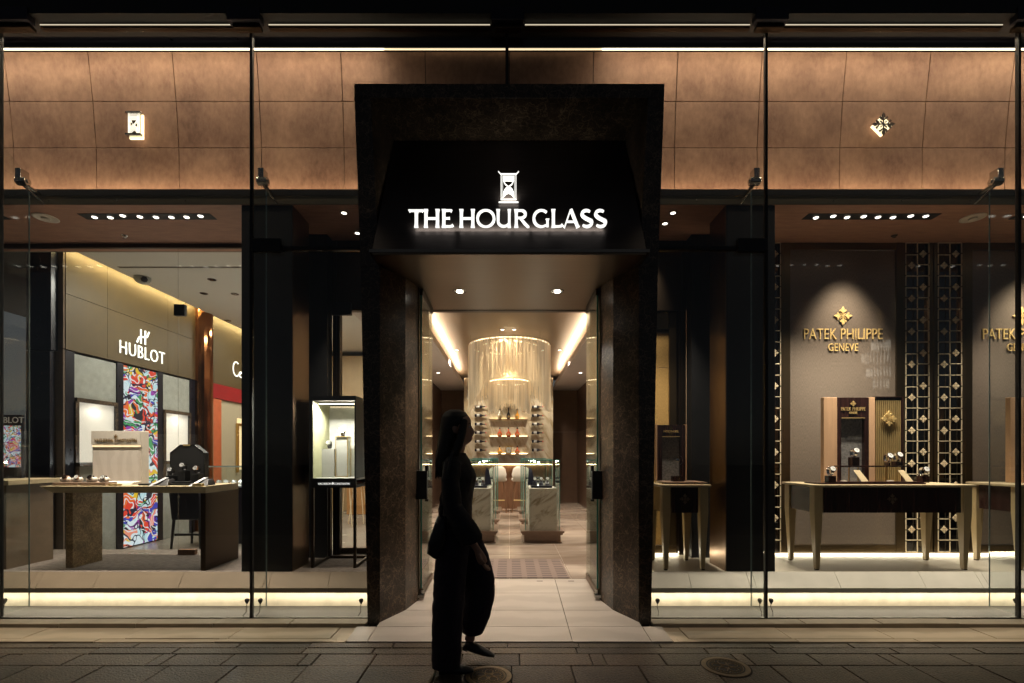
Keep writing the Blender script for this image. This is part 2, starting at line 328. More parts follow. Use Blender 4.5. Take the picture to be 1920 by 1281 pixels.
M = dict(
 plaster=plaster(),
 emper=veined('dark_emperador_marble', (.024,.017,.012), (.36,.245,.15), (.056,.038,.026), 6, .045, .28, .55, 18),
 emperlit=veined('bronze_emperador_marble', (.11,.075,.035), (.65,.47,.25), (.22,.15,.08), 9, .08, .35, .5, 24),
 black=simple('black_metal', (.010,.010,.011), .45, .1, .2, 5),
 matblack=simple('matt_black', (.008,.008,.009), .6),
 bronze=brushed('brushed_bronze', (.22,.15,.10), .3, (2,2,.6)),
 soffit=brushed('brushed_soffit_bronze', (.20,.15,.105), .36, (1.2,160,1), .05),
 signmetal=brushed('brushed_dark_sign_metal', (.10,.082,.078), .38, (3,1,220), .06),
 darkbronze=brushed('dark_bronze', (.06,.043,.03), .38, (2,2,.6)),
 steel=simple('stainless_steel', (.55,.55,.52), .22, 1, .05),
 sill=simple('beige_stone_sill', (.27,.205,.14), .55, 0, .10, 4, .1, 120),
 sillr=simple('grey_stone_sill', (.50,.47,.40), .5, 0, .07, 5, .1, 120),
 kerb=simple('kerb_stone', (.42,.34,.24), .6, 0, .12, 6, .15, 120),
 tile=wavy('beige_limestone', (.58,.45,.30), (.48,.37,.24), 1.6, 5, .5, (0,0,R(88)), 4, .2, .8),
 ramp=wavy('entrance_limestone', (.48,.41,.34), (.42,.355,.29), 1.2, 5, .42, (0,0,R(88)), 4, .2, .8),
 carpet=simple('mottled_carpet', (.16,.13,.11), .95, 0, .45, 22, .5, 200, (1,3,1)),
 hallfloor=streak('hall_marble_floor', (.44,.36,.29), (.25,.185,.14), 1.6, (4,1,1), (0,0,R(12)), .34, .60, .17),
 greyfloor=simple('grey_stone_floor', (.25,.23,.2), .25, 0, .15, 3),
 joint=simple('joint', (.012,.010,.008), .9),
 white=simple('white_ceiling_paint', (.72,.71,.65), .8, 0, .02, 3),
 mauve=simple('warm_white_paint', (.62,.55,.50), .7, 0, .02, 3),
 tray=simple('bronze_tray_ceiling', (.17,.115,.07), .38, .3, .1, 2),
 ceil=simple('brown_soffit_plaster', (.38,.20,.135), .6, 0, .16, 9, .1, 30, (.6,3,1)),
 olive=simple('olive_bronze_panel', (.085,.056,.020), .55, .15, .10, 9),
 olivestrip=simple('taupe_panel', (.12,.085,.06), .9),
 navy=simple('blue_black_panel', (.012,.012,.02), .3, .2),
 grey=simple('grey_lacquer', (.34,.35,.32), .35),
 niche=simple('ivory_niche', (.72,.68,.62), .6, 0, .03),
 brownwall=simple('brown_leather_wall', (.105,.058,.035), .45, .05, .12, 5),
 walnut=simple('warm_walnut', (.17,.085,.045), .4, 0, .25, 8, 0, 1, (6,6,.5)),
 taupe=simple('taupe_plinth', (.22,.15,.11), .35, 0, .06),
 marble=streak('white_marble', (.72,.67,.58), (.36,.29,.20), 9.0, (3.5,1,1), (0,R(-35),R(10)), .34, .48),
 bookmarble=streak('bookmatched_marble', (.58,.51,.39), (.37,.28,.17), 6.5, (1,1,3.5), (0,R(-25),0), .38, .56),
 glass=glass('clear_glass', (.975,.985,.98)),
 doorglass=glass('door_glass', (.9,.95,.92), 1.5, 0, .03),
 caseglass=glass('showcase_glass', (.965,.985,.98), 1.5),
 edge=simple('green_glass_edge', (.06,.30,.26), .1, 0, .05),
 gold=simple('gold', (.75,.52,.2), .25, 1, .06),
 goldsoft=simple('satin_gold', (.58,.42,.18), .42, .55, .08),
 brasslit=simple('brass_frame', (.85,.71,.48), .35, .15),
 cream=simple('cream_leather', (.78,.70,.60), .55, 0, .04, 30),
 creamtop=simple('champagne_wood', (.45,.36,.22), .42, 0, .08, 10, 0, 1, (.4,6,6)),
 legwood=simple('champagne_lacquer', (.42,.32,.17), .42, 0, .05, 8),
 ebony=simple('macassar_ebony', (.028,.011,.009), .25, 0, .5, 3, 0, 1, (25,25,.4), .3),
 maple=simple('pale_maple', (.62,.38,.22), .4, 0, .08, 6, 0, 1, (5,5,.5)),
 silver=simple('polished_silver', (.85,.85,.86), .15, 1, .03),
 rosegold=simple('rose_gold', (.8,.5,.36), .2, 1, .03),
 dialit=emis('lit_white_print', (1,.98,.95), .8),
 dial=simple('white_dial', (.55,.55,.53), .3, 0, .02),
 greydial=simple('grey_dial', (.30,.30,.30), .25),
 darkstrap=simple('dark_strap', (.02,.018,.02), .5),
 inkgold=simple('dark_gold_print', (.24,.15,.05), .4, .3), goldpaint=simple('bright_gold_leaf', (.80,.58,.24), .35, .35, .05),
 greystrap=simple('silver_grey_strap', (.5,.5,.54), .4, .3),
 velvet=simple('grey_fabric_backing', (.16,.15,.14), .8, 0, .4, 60),
 led=emis('warm_led', (1,.84,.60), 4),
 leddim=emis('dim_warm_led', (1,.8,.5), 1.2),
 railshine=emis('channel_painted_reflection', (1,.86,.62), .7),
 ledcove=emis('cove_led', (1,.80,.55), 34),
 ledsill=emis('sill_led', (1,.83,.55), 34),
 lamp=emis('lamp_lens', (1,.93,.8), 22),
 lampsm=emis('small_lamp_lens', (1,.92,.8), 4),
 sign=emis('lit_letters', (1,.99,.93), 1.25),
 signside=emis('halo_lit_letters', (1,.97,.88), 2.2),
 signsm=emis('lit_small_letters', (1,.98,.92), 1.05),
 signwarm=emis('lit_warm_emblem', (1,.85,.55), 1.6),
 art=artwork('colourful_screen_picture', .95, 2.3), art2=artwork('blue_poster_picture', .6, 6),
 red=simple('red_lacquer', (.5,.02,.03), .35), orange=simple('orange_panel', (.65,.2,.08), .5),
 linen=simple('beige_linen', (.45,.38,.26), .8, 0, .1, 60),
 copper=simple('polished_copper_column', (.32,.13,.05), .12, 1, .2, 2),
 granite=None,
 hair=simple('black_hair', (.012,.008,.006), .45, 0, .3, 60, .3, 90, (6,6,.5)),
 skin=simple('skin', (.38,.22,.16), .5, 0, .05),
 blouse=simple('black_cloth', (.012,.012,.016), .8), trouser=simple('dark_plum_cloth', (.018,.012,.024), .85, 0, .3, 30, 0, 1, (6,6,.3)),
 leather=simple('dark_leather', (.012,.014,.015), .4),
 iron=simple('cast_iron', (.022,.020,.019), .4, .6, .2, 40), ironlight=simple('worn_bronze_relief', (.22,.165,.10), .45, .5, .2, 40),
)
def granite():
    m, t, b = nmat('rough_granite_paving'); N = t.nodes; L = t.links
    tc = N.new('ShaderNodeTexCoord')
    at_ = N.new('ShaderNodeAttribute'); at_.attribute_name = 'tone'
    nz = N.new('ShaderNodeTexNoise'); nz.inputs['Scale'].default_value = 70; nz.inputs['Detail'].default_value = 5; nz.inputs['Roughness'].default_value = .75
    L.new(tc.outputs['Object'], nz.inputs['Vector'])
    cr = N.new('ShaderNodeValToRGB'); cr.color_ramp.elements[0].position = .35; cr.color_ramp.elements[1].position = .68
    cr.color_ramp.elements[0].color = (.022,.015,.010,1); cr.color_ramp.elements[1].color = (.17,.115,.07,1); L.new(nz.outputs[0], cr.inputs[0])
    n3 = N.new('ShaderNodeTexNoise'); n3.inputs['Scale'].default_value = 2.7; n3.inputs['Detail'].default_value = 6; n3.inputs['Roughness'].default_value = .7; L.new(tc.outputs['Object'], n3.inputs['Vector'])
    m3 = N.new('ShaderNodeMapRange'); m3.inputs[1].default_value = .35; m3.inputs[2].default_value = .65; m3.inputs[3].default_value = .55; m3.inputs[4].default_value = 1.15; L.new(n3.outputs[0], m3.inputs[0])
    mz = N.new('ShaderNodeVectorMath'); mz.operation = 'SCALE'; L.new(cr.outputs[0], mz.inputs[0]); L.new(m3.outputs[0], mz.inputs[3]); cr = mz
    mx = N.new('ShaderNodeMix'); mx.data_type = 'RGBA'; mx.blend_type = 'MULTIPLY'; mx.inputs[0].default_value = 1
    L.new(cr.outputs[0], mx.inputs[6]); L.new(at_.outputs['Color'], mx.inputs[7]); L.new(mx.outputs[2], b.inputs['Base Color'])
    b.inputs['Roughness'].default_value = .38
    bp = N.new('ShaderNodeBump'); bp.inputs['Strength'].default_value = 1; bp.inputs['Distance'].default_value = .008
    n2 = N.new('ShaderNodeTexNoise'); n2.inputs['Scale'].default_value = 75; n2.inputs['Detail'].default_value = 3; L.new(tc.outputs['Object'], n2.inputs['Vector'])
    L.new(n2.outputs[0], bp.inputs['Height']); L.new(bp.outputs[0], b.inputs['Normal'])
    return m
M['granite'] = granite()

def lamp(kind, name, loc, energy, col=(1,.85,.65), rot=(0,0,0), size=.04, angle=60, blend=.6, sy=None, parent=None):
    l = bpy.data.lights.new(name, kind); l.energy = energy; l.color = col
    if kind == 'SPOT': l.spot_size = R(angle); l.spot_blend = blend; l.shadow_soft_size = size
    elif kind == 'AREA':
        l.shape = 'RECTANGLE'; l.size = size; l.size_y = sy or size
    else: l.shadow_soft_size = size
    o = bpy.data.objects.new(name, l); COL.objects.link(o)
    if parent: o.parent = parent; loc = Vector(loc) - parent.location
    o.location = loc; o.rotation_euler = rot
    return o
def aim(o, target, world_loc):
    d = Vector(target) - Vector(world_loc); o.rotation_euler = d.to_track_quat('-Z', 'Y').to_euler()

# ================================================================== GROUND
FR, BK = 4.39, 5.20           # front and back of the display bays
ZP = .335; ZC = 3.665         # display floor and ceiling heights
ZH = .105                     # hall floor
m = MB(); m.box(-60, 60, -60, 2.0, -.30, -.12); struct(m.build('road', simple('asphalt', (.04,.04,.042), .85, 0, .2, 60)))
m = MB(); m.box(-40, 40, -.2, 60, -.25, -.02); struct(m.build('ground', M['joint']))
# paving slabs
def slabs(name, rects, mat, gap=.005, z=0, th=.03, tones=True, zfun=None):
    m = MB(); tone = []
    for (x0, x1, y0, y1) in rects:
        g = gap/2; h = random.uniform(-.002, .002); b = .003
        A = [(x0+g,y0+g),(x1-g,y0+g),(x1-g,y1-g),(x0+g,y1-g)]; B = [(x0+g+b,y0+g+b),(x1-g-b,y0+g+b),(x1-g-b,y1-g-b),(x0+g+b,y1-g-b)]
        zf = zfun or (lambda x, y: z)
        n = len(m.v)
        m.v += [(x,y,zf(x,y)-th) for x,y in A]+[(x,y,zf(x,y)-b+h) for x,y in A]+[(x,y,zf(x,y)+h) for x,y in B]
        for i in range(4):
            j = (i+1) % 4; m.f += [(n+i,n+j,n+4+j,n+4+i),(n+4+i,n+4+j,n+8+j,n+8+i)]
        m.f.append((n+8,n+9,n+10,n+11))
        k = random.uniform(.60, 1.2); tone += [(k*random.uniform(.96,1.04), k, k*random.uniform(.92,1.03), 1)]*12
    o = m.build(name, mat)
    a = o.data.color_attributes.new('tone', 'FLOAT_COLOR', 'POINT')
    for i, c in enumerate(tone): a.data[i].color = c
    return o
rects = []
def row(y0, y1, widths, x0=-9, x1=9, off=0):
    x = x0 + off; i = 0
    while x < x1:
        wd = widths[i % len(widths)]*random.uniform(.93,1.07); rects.append((x, x+wd, y0, y1)); x += wd; i += 1
row(3.50, 3.590, [.62,.80,.55], off=-.1); row(3.395, 3.50, [.85,.6,.9,.5], off=-.4)
row(3.207, 3.395, [.52,.09,.42], off=-.25); row(2.93, 3.207, [.48,.50,.42], off=-.35)
yy = 2.93
while yy > -.1:
    row(yy-.19, yy, [.52,.09,.42], off=-random.random()); row(yy-.19-.27, yy-.19, [.5,.42,.55], off=-random.random()); yy -= .46
# leave holes for the two manholes: round slab cut handled by sinking the covers' collars on top
struct(slabs('pavement', rects, M['granite'], .008))
# light stone border tiles beside the shop
rects = []
for side in (-1, 1):
    x = 1.30 if side < 0 else 1.26; i = 0
    while x < 9:
        wd = .9; a, b = sorted((side*x, side*(x+wd))); rects.append((a, b, 3.60, 3.665)); x += wd
    x = 1.23 - (.25 if side < 0 else .0)
    x = 1.36
    while x < 9:
        wd = .78; a, b = sorted((side*x, side*(x+wd))); rects.append((a, b, 3.665, 3.90)); x += wd
struct(slabs('pavement_border', rects, M['tile'], .005, z=.004))
m = MB()
for s in (-1, 1):   # splayed pieces between the border and the ramp
    m.prism([(s*1.23,3.60),(s*1.298,3.60),(s*1.357,3.665),(s*1.357,3.90),(s*1.20,3.90)], -.02, .0025, 'z')
struct(m.build('pavement_wedge', M['tile']))
rects = []
for s in (-1, 1):
    x = 1.16
    while x < 9:
        a, b = sorted((s*x, s*(x+.62))); rects.append((a, b, 3.905, 4.03)); x += .62
struct(slabs('kerb', rects, M['kerb'], .006, z=.032, th=.06))
# entrance ramp
def rz(x, y): return max(.006, .075*(min(y,5.0)-3.6)+.006)
rects = []
ys = [3.6, 3.86, 4.19, 4.60, 5.0]
cols = [-1.2, -.8, -.47, .47, 1.2]
m = MB(); g = .0025
for j in range(4):
    for i, (x0, x1) in enumerate(((-1.22,-1.06),(-1.06,.47),(.47,1.06),(1.06,1.22))):
        y0, y1 = ys[j], ys[j+1]
        if i in (0, 3) and j > 0: continue
        m.hexa([(x0+g,y0+g,-.05),(x1-g,y0+g,-.05),(x1-g,y1-g,-.05),(x0+g,y1-g,-.05)],
               [(x0+g,y0+g,rz(0,y0)),(x1-g,y0+g,rz(0,y0)),(x1-g,y1-g,rz(0,y1)),(x0+g,y1-g,rz(0,y1))])
struct(m.build('entrance_ramp', M['ramp']))
# hall floors
m = MB(); g = .0025
y = 5.003
xs = [-1.9,-1.25,-.6,0.0,.65,1.3,1.9]
while y < 13:
    for i in range(6):
        m.box(xs[i]+g, xs[i+1]-g, y+g, min(y+.62,13.2)-g, .0, ZH)
    y += .62
struct(m.build('hall_floor', M['hallfloor']))
m = MB(); m.box(-1.9, 1.9, 5.0, 13.2, -.02, ZH-.006); struct(m.build('floor_joint_bed', simple('pale_grout',(.5,.42,.34),.7)))
m = MB(); m.box(-7, -1.905, BK, 12, -.02, ZH-.002); m.box(1.905, 7, BK+.12, 12, -.02, ZH-.002); struct(m.build('side_hall_floor', M['greyfloor']))

# ================================================================== BUILDING
# dark upper storey
m = MB(); m.box(-9, 9, 3.93, 4.15, 4.985, 7.5); m.box(-9, 9, 4.151, 4.7, 5.26, 7.5); m.box(-9,9,4.701,14,3.95,7.5)
tag(m.build('upper_facade', M['matblack']), 'black unlit upper storey above the glass screen', 'building facade')
# curved fascia of bronze plaster panels
prof = [(4.46,5.115),(4.516,4.696),(4.553,4.288),(4.56,3.70)]
def fas(zz):
    for (ya,za),(yb,zb) in zip(prof, prof[1:]):
        if zz <= za and zz >= zb: return ya+(yb-ya)*(za-zz)/(za-zb)
    return prof[-1][0]
ft = thing('fascia', (0, 4.6, 3.7), 'tall curved band of mottled bronze plaster panels above the windows', 'fascia')
m = MB(); cols_ = [i*.778 for i in range(-9, 10)]
for i in range(len(cols_)-1):
    x0, x1 = cols_[i]+.0035, cols_[i+1]-.0035
    for (ya,za),(yb,zb) in zip(prof, prof[1:]):
        za2, zb2 = za-.003, zb+.003
        m.hexa([(x0,yb,zb2),(x1,yb,zb2),(x1,yb+.02,zb2),(x0,yb+.02,zb2)],[(x0,ya,za2),(x1,ya,za2),(x1,ya+.02,za2),(x0,ya+.02,za2)])
m.build('panel', M['plaster'], ft, bevel=.001)
m = MB(); m.box(-7, 7, 4.585, 4.69, 3.70, 5.255); m.build('backing', M['matblack'], ft)
# led above the fascia
def strip(name, x0, x1, y0, y1, z0, z1, mat, label, cat='light strip', group=None):
    t = thing(name, ((x0+x1)/2, y0, z0), label, cat, group)
    m = MB(); m.box(x0, x1, y0, y1, z0, z1); m.build('diffuser', mat, t)
    m = MB(); m.box(x0, x1, y0, y1, z1+.001, z1+.012); m.build('profile', M['matblack'], t)
    return t
strip('light_strip', -7, -1.15, 4.425, 4.44, 5.110, 5.117, M['led'], 'bright warm light line along the fascia top left of the portal')
strip('light_strip', .85, 7, 4.425, 4.44, 5.110, 5.117, M['led'], 'bright warm light line along the fascia top right of the portal')
strip('light_strip', -1.149, .849, 4.425, 4.44, 5.110, 5.117, M['leddim'], 'dim stretch of the light line directly above the portal')
for s in (-1, 1):
    x0, x1 = (-7, -1.2) if s < 0 else (.9, 7)
    lo = lamp('AREA', 'fascia_lamp', ((x0+x1)/2, 4.25, 5.085), 35, (1,.83,.60), size=x1-x0, sy=.012); aim(lo, ((x0+x1)/2, 4.56, 4.0), lo.location)
# dark soffit pocket above the light
m = MB(); m.box(-9, 9, 4.16, 4.46, 5.20, 5.24)
tag(m.build('soffit_cover', M['navy']), 'dark glossy cover over the light line at the very top', 'soffit')
# ledge below fascia
for s, wl in ((-1, 'left'), (1, 'right')):
    t = thing('ledge', (s*4.1, 4.39, ZC), 'dark metal ledge beam under the plaster fascia on the %s of the portal' % wl, 'ledge')
    a, b = sorted((s*1.2, s*7))
    m = MB(); m.box(a, b, 4.385, 4.40, 3.748, 3.805); m.build('upstand', M['black'], t)
    m = MB(); m.box(a, b, 4.388, 4.56, 3.667, 3.747); m.build('beam', brushed('ledge_bronze', (.16,.14,.10), .45, (.5,2,2)), t)
    for k in range(9):
        m = MB(); m.lathe((s*(1.7+k*.62), 4.388, 3.70), [(.006,0),(.006,-.003),(.003,-.005)], 8, 'y'); m.build('screw', M['steel'], t)
    lo = lamp('AREA', 'ledge_lamp', ((a+b)/2, 4.45, 3.77), 22, (1,.80,.54), size=b-a, sy=.012); aim(lo, ((a+b)/2, 4.53, 4.1), lo.location)
    t2 = strip('light_strip', a+.05, b, 4.425, 4.440, 3.752, 3.762, M['led'], 'warm light line hidden in the ledge washing the %s fascia from below' % wl)
    for c in kids(t2):
        if c.name.startswith('profile'): bpy.data.objects.remove(c)
# display ceilings
for s, wl in ((-1, 'left'), (1, 'right')):
    a, b = sorted((s*1.05, s*7))
    m = MB(); m.box(a, b, 4.392, 5.40, ZC, ZC+.001); m.box(a, b, 4.57, 5.4, ZC+.002, 3.95)
    struct(m.build('display_ceiling', M['ceil']), 'reddish brown plaster ceiling over the %s display windows' % wl)

# sills: sloped stone front, lip, lit recess
for s, wl, mat in ((-1, 'left', M['sill']), (1, 'right', M['sillr'])):
    t = thing('window_sill', (s*3.3, 4.35, 0), 'sloped %s stone sill with glowing recess below on the %s of the portal' % (('beige','left') if s<0 else ('pale grey','right')), 'window sill')
    seams = [1.06, 1.62, 2.147, 2.20, 2.95, 3.71, 4.22, 4.28, 5.0, 5.8, 6.6]
    m = MB()
    for x0, x1 in zip(seams, seams[1:]):
        a, b = sorted((s*x0, s*x1)); a += .0012; b -= .0012
        m.hexa([(a,4.30,.168),(b,4.30,.168),(b,FR,.168),(a,FR,.168)],[(a,4.30,.210),(b,4.30,.210),(b,FR,ZP),(a,FR,ZP)])
    m.build('sill_stone', mat, t, bevel=.002)
    a, b = sorted((s*1.06, s*7))
    m = MB(); m.box(a, b, 4.393, 4.46, .0225, .284); m.build('recess_back', simple('recess_cream', (.6,.54,.43), .6), t)
    m = MB(); m.box(a, b, 4.335, 4.35, .158, .165); m.build('light_strip', M['leddim'], t)
    for u0, u1 in ((1.08,2.14),(2.17,4.25),(4.27,6.6)):
        c0 = s*(u0+u1)/2; lo = lamp('AREA', 'sill_lamp', (c0, 4.34, .155), 2.6*(u1-u0), (1,.86,.64), size=u1-u0, sy=.014); aim(lo, (c0, 4.345, .05), lo.location)
    m = MB(); m.box(a, b, 4.06, 4.42, -.01, .022); m.build('channel_floor', simple('channel_metal', (.03,.028,.025), .6, 0), t)
    m = MB(); m.box(a, b, 4.035, 4.06, .0, .038); m.box(a,b,4.075,4.08,.0225,.030); m.build('bottom_rail', simple('rail_metal', (.10,.095,.08), .4, .8), t, bevel=.003)
    # display floor
    m = MB(); m.box(a, b, FR+.001, 5.42, ZP-.05, ZP-.0005)
    struct(m.build('display_floor', M['carpet'] if s < 0 else simple('pale_stone_display_floor', (.42,.38,.30), .45, 0, .12, 3)))

# glass screen panes in front
GS = thing('glass_screen', (0, 4.05, .03), 'tall frameless glass screen standing in front of the whole shop front', 'glass screen')
def pane(name, poly, label, edge=True):
    o = MB().prism(poly, 4.044, 4.056, 'y').build(name, M['glass'], GS); o['label'] = label
    return o
GX1, GX2 = 2.157, 4.262
pane('glass_pane', [(-GX2+.01,.035),(-GX1-.012,.035),(-GX1-.012,4.94),(-GX2+.01,4.94)], 'large clear screen pane in front of the left watch window')
pane('glass_pane', [(GX1+.0,.035),(GX2-.01,.035),(GX2-.01,4.94),(GX1+.0,4.94)], 'large clear screen pane in front of the right watch window')
pane('glass_pane', [(-6.4,.035),(-GX2-.01,.035),(-GX2-.01,4.94),(-6.4,4.94)], 'clear screen pane cut by the left edge of the photo')
pane('glass_pane', [(GX2+.01,.035),(6.4,.035),(6.4,4.94),(GX2+.01,4.94)], 'clear screen pane cut by the right edge of the photo')
pane('glass_pane', [(-GX1+.012,.035),(-1.17,.035),(-1.21,3.10),(-GX1+.012,3.10)], 'narrow clear pane between black mullion and portal, left')
pane('glass_pane', [(1.17,.035),(GX1-.025,.035),(GX1-.025,3.10),(1.21,3.10)], 'narrow clear pane between portal and black mullion, right')
pane('glass_pane', [(-GX1+.012,3.14),(-1.21,3.14),(-1.27,4.44),(-.035,4.44),(-.035,4.94),(-GX1+.012,4.94)], 'notched upper pane over the left shoulder of the portal')
pane('glass_pane', [(1.21,3.14),(GX1-.025,3.14),(GX1-.025,4.94),(.0,4.94),(.0,4.44),(1.27,4.44)], 'notched upper pane over the right shoulder of the portal')
# joints between panes (dark mullions) with glass fins
for x, wl in ((-GX2,'leftmost'),(-GX1,'left inner'),(GX1-.01,'right inner'),(GX2,'rightmost')):
    m = MB(); m.box(x-.010, x+.010, 4.035, 4.066, .03, 4.96); t = m.build('mullion', M['matblack'], GS)
    m = MB(); m.box(x-.006, x+.006, 4.07, 4.29, .05, 3.80 if abs(x) > 3 else 3.80); m.build('fin', M['caseglass'], t)
    m = MB(); m.box(x-.0055, x+.0055, 4.291, 4.294, .05, 3.80); m.build('fin_edge', simple('fin_edge_glass',(.20,.26,.25),.12,.2), t)
    m = MB(); m.prism([(4.07,3.80),(4.29,3.80),(4.22,3.89),(4.07,4.0)], x-.006, x+.006, 'x'); m.build('fin_tip', M['caseglass'], t)
    b = MB(); sx = -1 if x > 0 else 1
    b.box(x-.025, x+.025, 4.19, 4.27, 3.80, 3.885); b.cyl((x-.045,4.235,3.79), .034, .09, 18, 'x'); b.cyl((x-.055,4.235,3.79), .016, .11, 12, 'x'); b.tube([(x,4.235,3.78),(x,4.39,3.76)], .016, 8)
    b.tube([(x,4.235,3.76),(x+.06*sx,4.37,3.66)], .009, 6)
    b.build('bolt_fitting', M['steel'], t, bevel=.003)
m = MB(); m.box(-.033, -.006, 4.035, 4.07, 4.44, 4.96)
m.build('mullion', M['matblack'], GS)
# head channel
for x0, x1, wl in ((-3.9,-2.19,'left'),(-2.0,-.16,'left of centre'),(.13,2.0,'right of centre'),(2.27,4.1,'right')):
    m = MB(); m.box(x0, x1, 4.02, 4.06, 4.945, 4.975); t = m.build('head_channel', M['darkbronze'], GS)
    m = MB(); m.box(x0, x1, 4.016, 4.0195, 4.966, 4.973); m.build('reflection_line', M['railshine'], t)  # emissive line painting the LED light reflected off the channel metal
for x, wl in ((-4.10,'far left'),(-2.16,'left inner'),(-.015,'centre'),(2.135,'right inner'),(4.26,'far right')):
    wd = .19 if wl == 'far left' else .135
    m = MB(); m.box(x-wd, x+wd, 3.92, 3.99, 4.93, 5.03); t = m.build('bracket', simple('clamp_metal', (.035,.034,.045), .35, .7), GS, bevel=.004)
    m = MB(); m.box(x-wd+.03, x+wd-.02, 3.96, 4.02, 4.90, 4.93); m.build('pad', M['darkbronze'], t, bevel=.003)
# transoms with corner clamps
for s, wl in ((-1,'left'),(1,'right')):
    a, b = sorted((s*1.20, s*1.93)); m = MB(); m.box(a, b, 4.03, 4.07, 3.105, 3.135); t = m.build('transom', M['black'], GS)
    a, b = sorted((s*1.895, s*2.135)); m = MB(); m.box(a, b, 4.0, 4.04, 3.08, 3.19); m.build('clamp', M['black'], t, bevel=.004)

# pillars
for s, wl in ((-1,'left'),(1,'right')):
    e = 2.435 if s < 0 else 2.415
    t = thing('pillar', (s*2.2, 4.6, ZP), 'broad black clad pillar between the windows %s of the portal' % wl, 'pillar')
    a, b = sorted((s*1.975, s*e)); m = MB(); m.box(a, b, FR+.004, 4.76, ZP, ZC); m.build('black_cladding', simple('black_lacquer_%s' % wl, (.010,.009,.010), .45, 0), t, bevel=.003)
    a, b = sorted((s*1.968, s*1.974)); m = MB(); m.box(a, b, FR+.01, 4.75, ZP, ZC); m.build('bronze_return', M['bronze'], t)
    t = thing('window_post', (s*1.95, 5.1, ZP), 'black post set back behind the %s pillar' % wl, 'pillar')
    a, b = sorted((s*1.876, s*2.3)); m = MB(); m.box(a, b, 4.98, 5.12, ZP, ZC); m.build('post', M['black'], t)
    a, b = sorted((s*1.80, s*1.874)); m = MB()
    m.box(a, b, 5.13, 5.21, ZP, ZC); m.box((a+b)/2-.008,(a+b)/2+.008,5.12,5.13,ZP,ZC); m.build('frame', M['darkbronze'], t)

# ------------------------------------------------------------------ portal
PF = 3.94
pt = thing('entrance_portal', (0, PF, 0), 'monumental dark brown marble portal around the shop entrance', 'portal')
for s in (-1, 1):
    # each jamb: front, splayed bevel, inner reveal (lower part up to the canopy), then upper cheek
    m = MB()
    low = [(s*1.155,PF),(s*1.055,PF),(s*.90,4.19),(s*.833,4.42),(s*.95,4.62),(s*1.12,4.62)]
    def pr(pt0, z0, pt1, z1):
        n = len(pt0); m.add([(x,y,z0) for x,y in pt0]+[(x,y,z1) for x,y in pt1],
            [tuple(range(n)), tuple(range(2*n-1,n-1,-1))]+[(i,i+n,(i+1)%n+n,(i+1)%n) for i in range(n)])
    mid = [(s*1.212,PF)]+low[1:4]+[(s*.95,4.62),(s*1.18,4.62)]
    pr(low, .01, mid, 2.93)
    up0 = [(s*1.212,PF),(s*1.058,PF),(s*1.057,4.42),(s*1.0,4.62),(s*1.18,4.62)]
    up1 = [(s*1.262,PF),(s*1.13,PF),(s*1.06,4.42),(s*1.0,4.62),(s*1.24,4.62)]
    pr(up0, 2.93, up1, 4.302)
    o = m.build('jamb', M['emper'], pt, bevel=.002)
m = MB()
m.hexa([(-1.262,PF,4.304),(1.262,PF,4.304),(1.24,4.62,4.262),(-1.24,4.62,4.262)],[(-1.264,PF,4.42),(1.264,PF,4.42),(1.24,4.55,4.42),(-1.24,4.55,4.42)])
m.build('lintel', M['emper'], pt, bevel=.002)
for s in (-1,1):
    a,b = sorted((s*1.154, s*1.06)); m = MB(); m.box(a,b,4.63,4.66,.02,ZC); m.build('back_lining', M['matblack'], pt)
# inner lighter reveal panels
for s in (-1, 1):
    m = MB(); a = (s*.826,4.425); b = (s*.826,4.50)
    m.prism([(s*.826,4.424),(s*.90,4.424),(s*.90,5.16),(s*.858,5.16),(s*.858,4.50),(s*.826,4.50)], ZH-.03, 2.925, 'z'); m.build('reveal', brushed('reveal_bronze', (.10,.085,.055), .4, (2,2,.6)), pt)

# ------------------------------------------------------------------ canopy with sign panel
ct = thing('entrance_canopy', (0, 3.9, 2.93), 'inclined dark metal hood over the door carrying the lit letters', 'canopy')
W_ = 1.055
m = MB(); m.hexa([(-W_,3.725,2.975),(W_,3.725,2.975),(W_,4.60,2.975),(-W_,4.60,2.975)],[(-W_,4.42,4.262),(W_,4.42,4.262),(W_,4.60,4.262),(-W_,4.60,4.262)])
m.build('sign_panel', M['signmetal'], ct)
m = MB(); m.box(-1.075, 1.075, 3.70, 4.40, 2.945, 2.972); m.build('front_lip', brushed('lip_metal', (.30,.26,.22), .3, (1,100,1)), ct, bevel=.002)
m = MB(); m.add([(-1.05,3.705,2.93),(1.05,3.705,2.93),(.85,5.12,2.93),(-.85,5.12,2.93),(-1.05,3.705,2.944),(1.05,3.705,2.944),(.85,5.12,2.944),(-.85,5.12,2.944)],
   [(0,3,2,1),(4,5,6,7),(0,1,5,4),(1,2,6,5),(2,3,7,6),(3,0,4,7)]); m.build('soffit', M['soffit'], ct)
m = MB(); m.box(-1.9, 1.9, 5.125, 5.20, 2.925, 3.95); m.build('back_panel', M['darkbronze'], ct)
for s, wl in ((-1,'left'),(1,'right')):
    x = ax(862 if s < 0 else 1045, 4.535)
    t = thing('downlight', (x, 4.535, 2.93), 'round lit recessed downlight in the canopy soffit, %s one' % wl, 'downlight')
    m = MB(); m.lathe((x,4.535,2.93), [(.044,-.001),(.060,-.006),(.064,-.002),(.064,.0)], 28); m.build('trim', M['steel'], t, smooth=True)
    m = MB(); m.lathe((x,4.535,2.93), [(.030,-.0075),(.001,-.009)], 28); m.build('lens', M['lamp'], t)
    lo = lamp('SPOT', 'downlight_lamp', (x, 4.535, 2.90), 165, (1,.89,.76), size=.04, angle=70, blend=.8, parent=t)

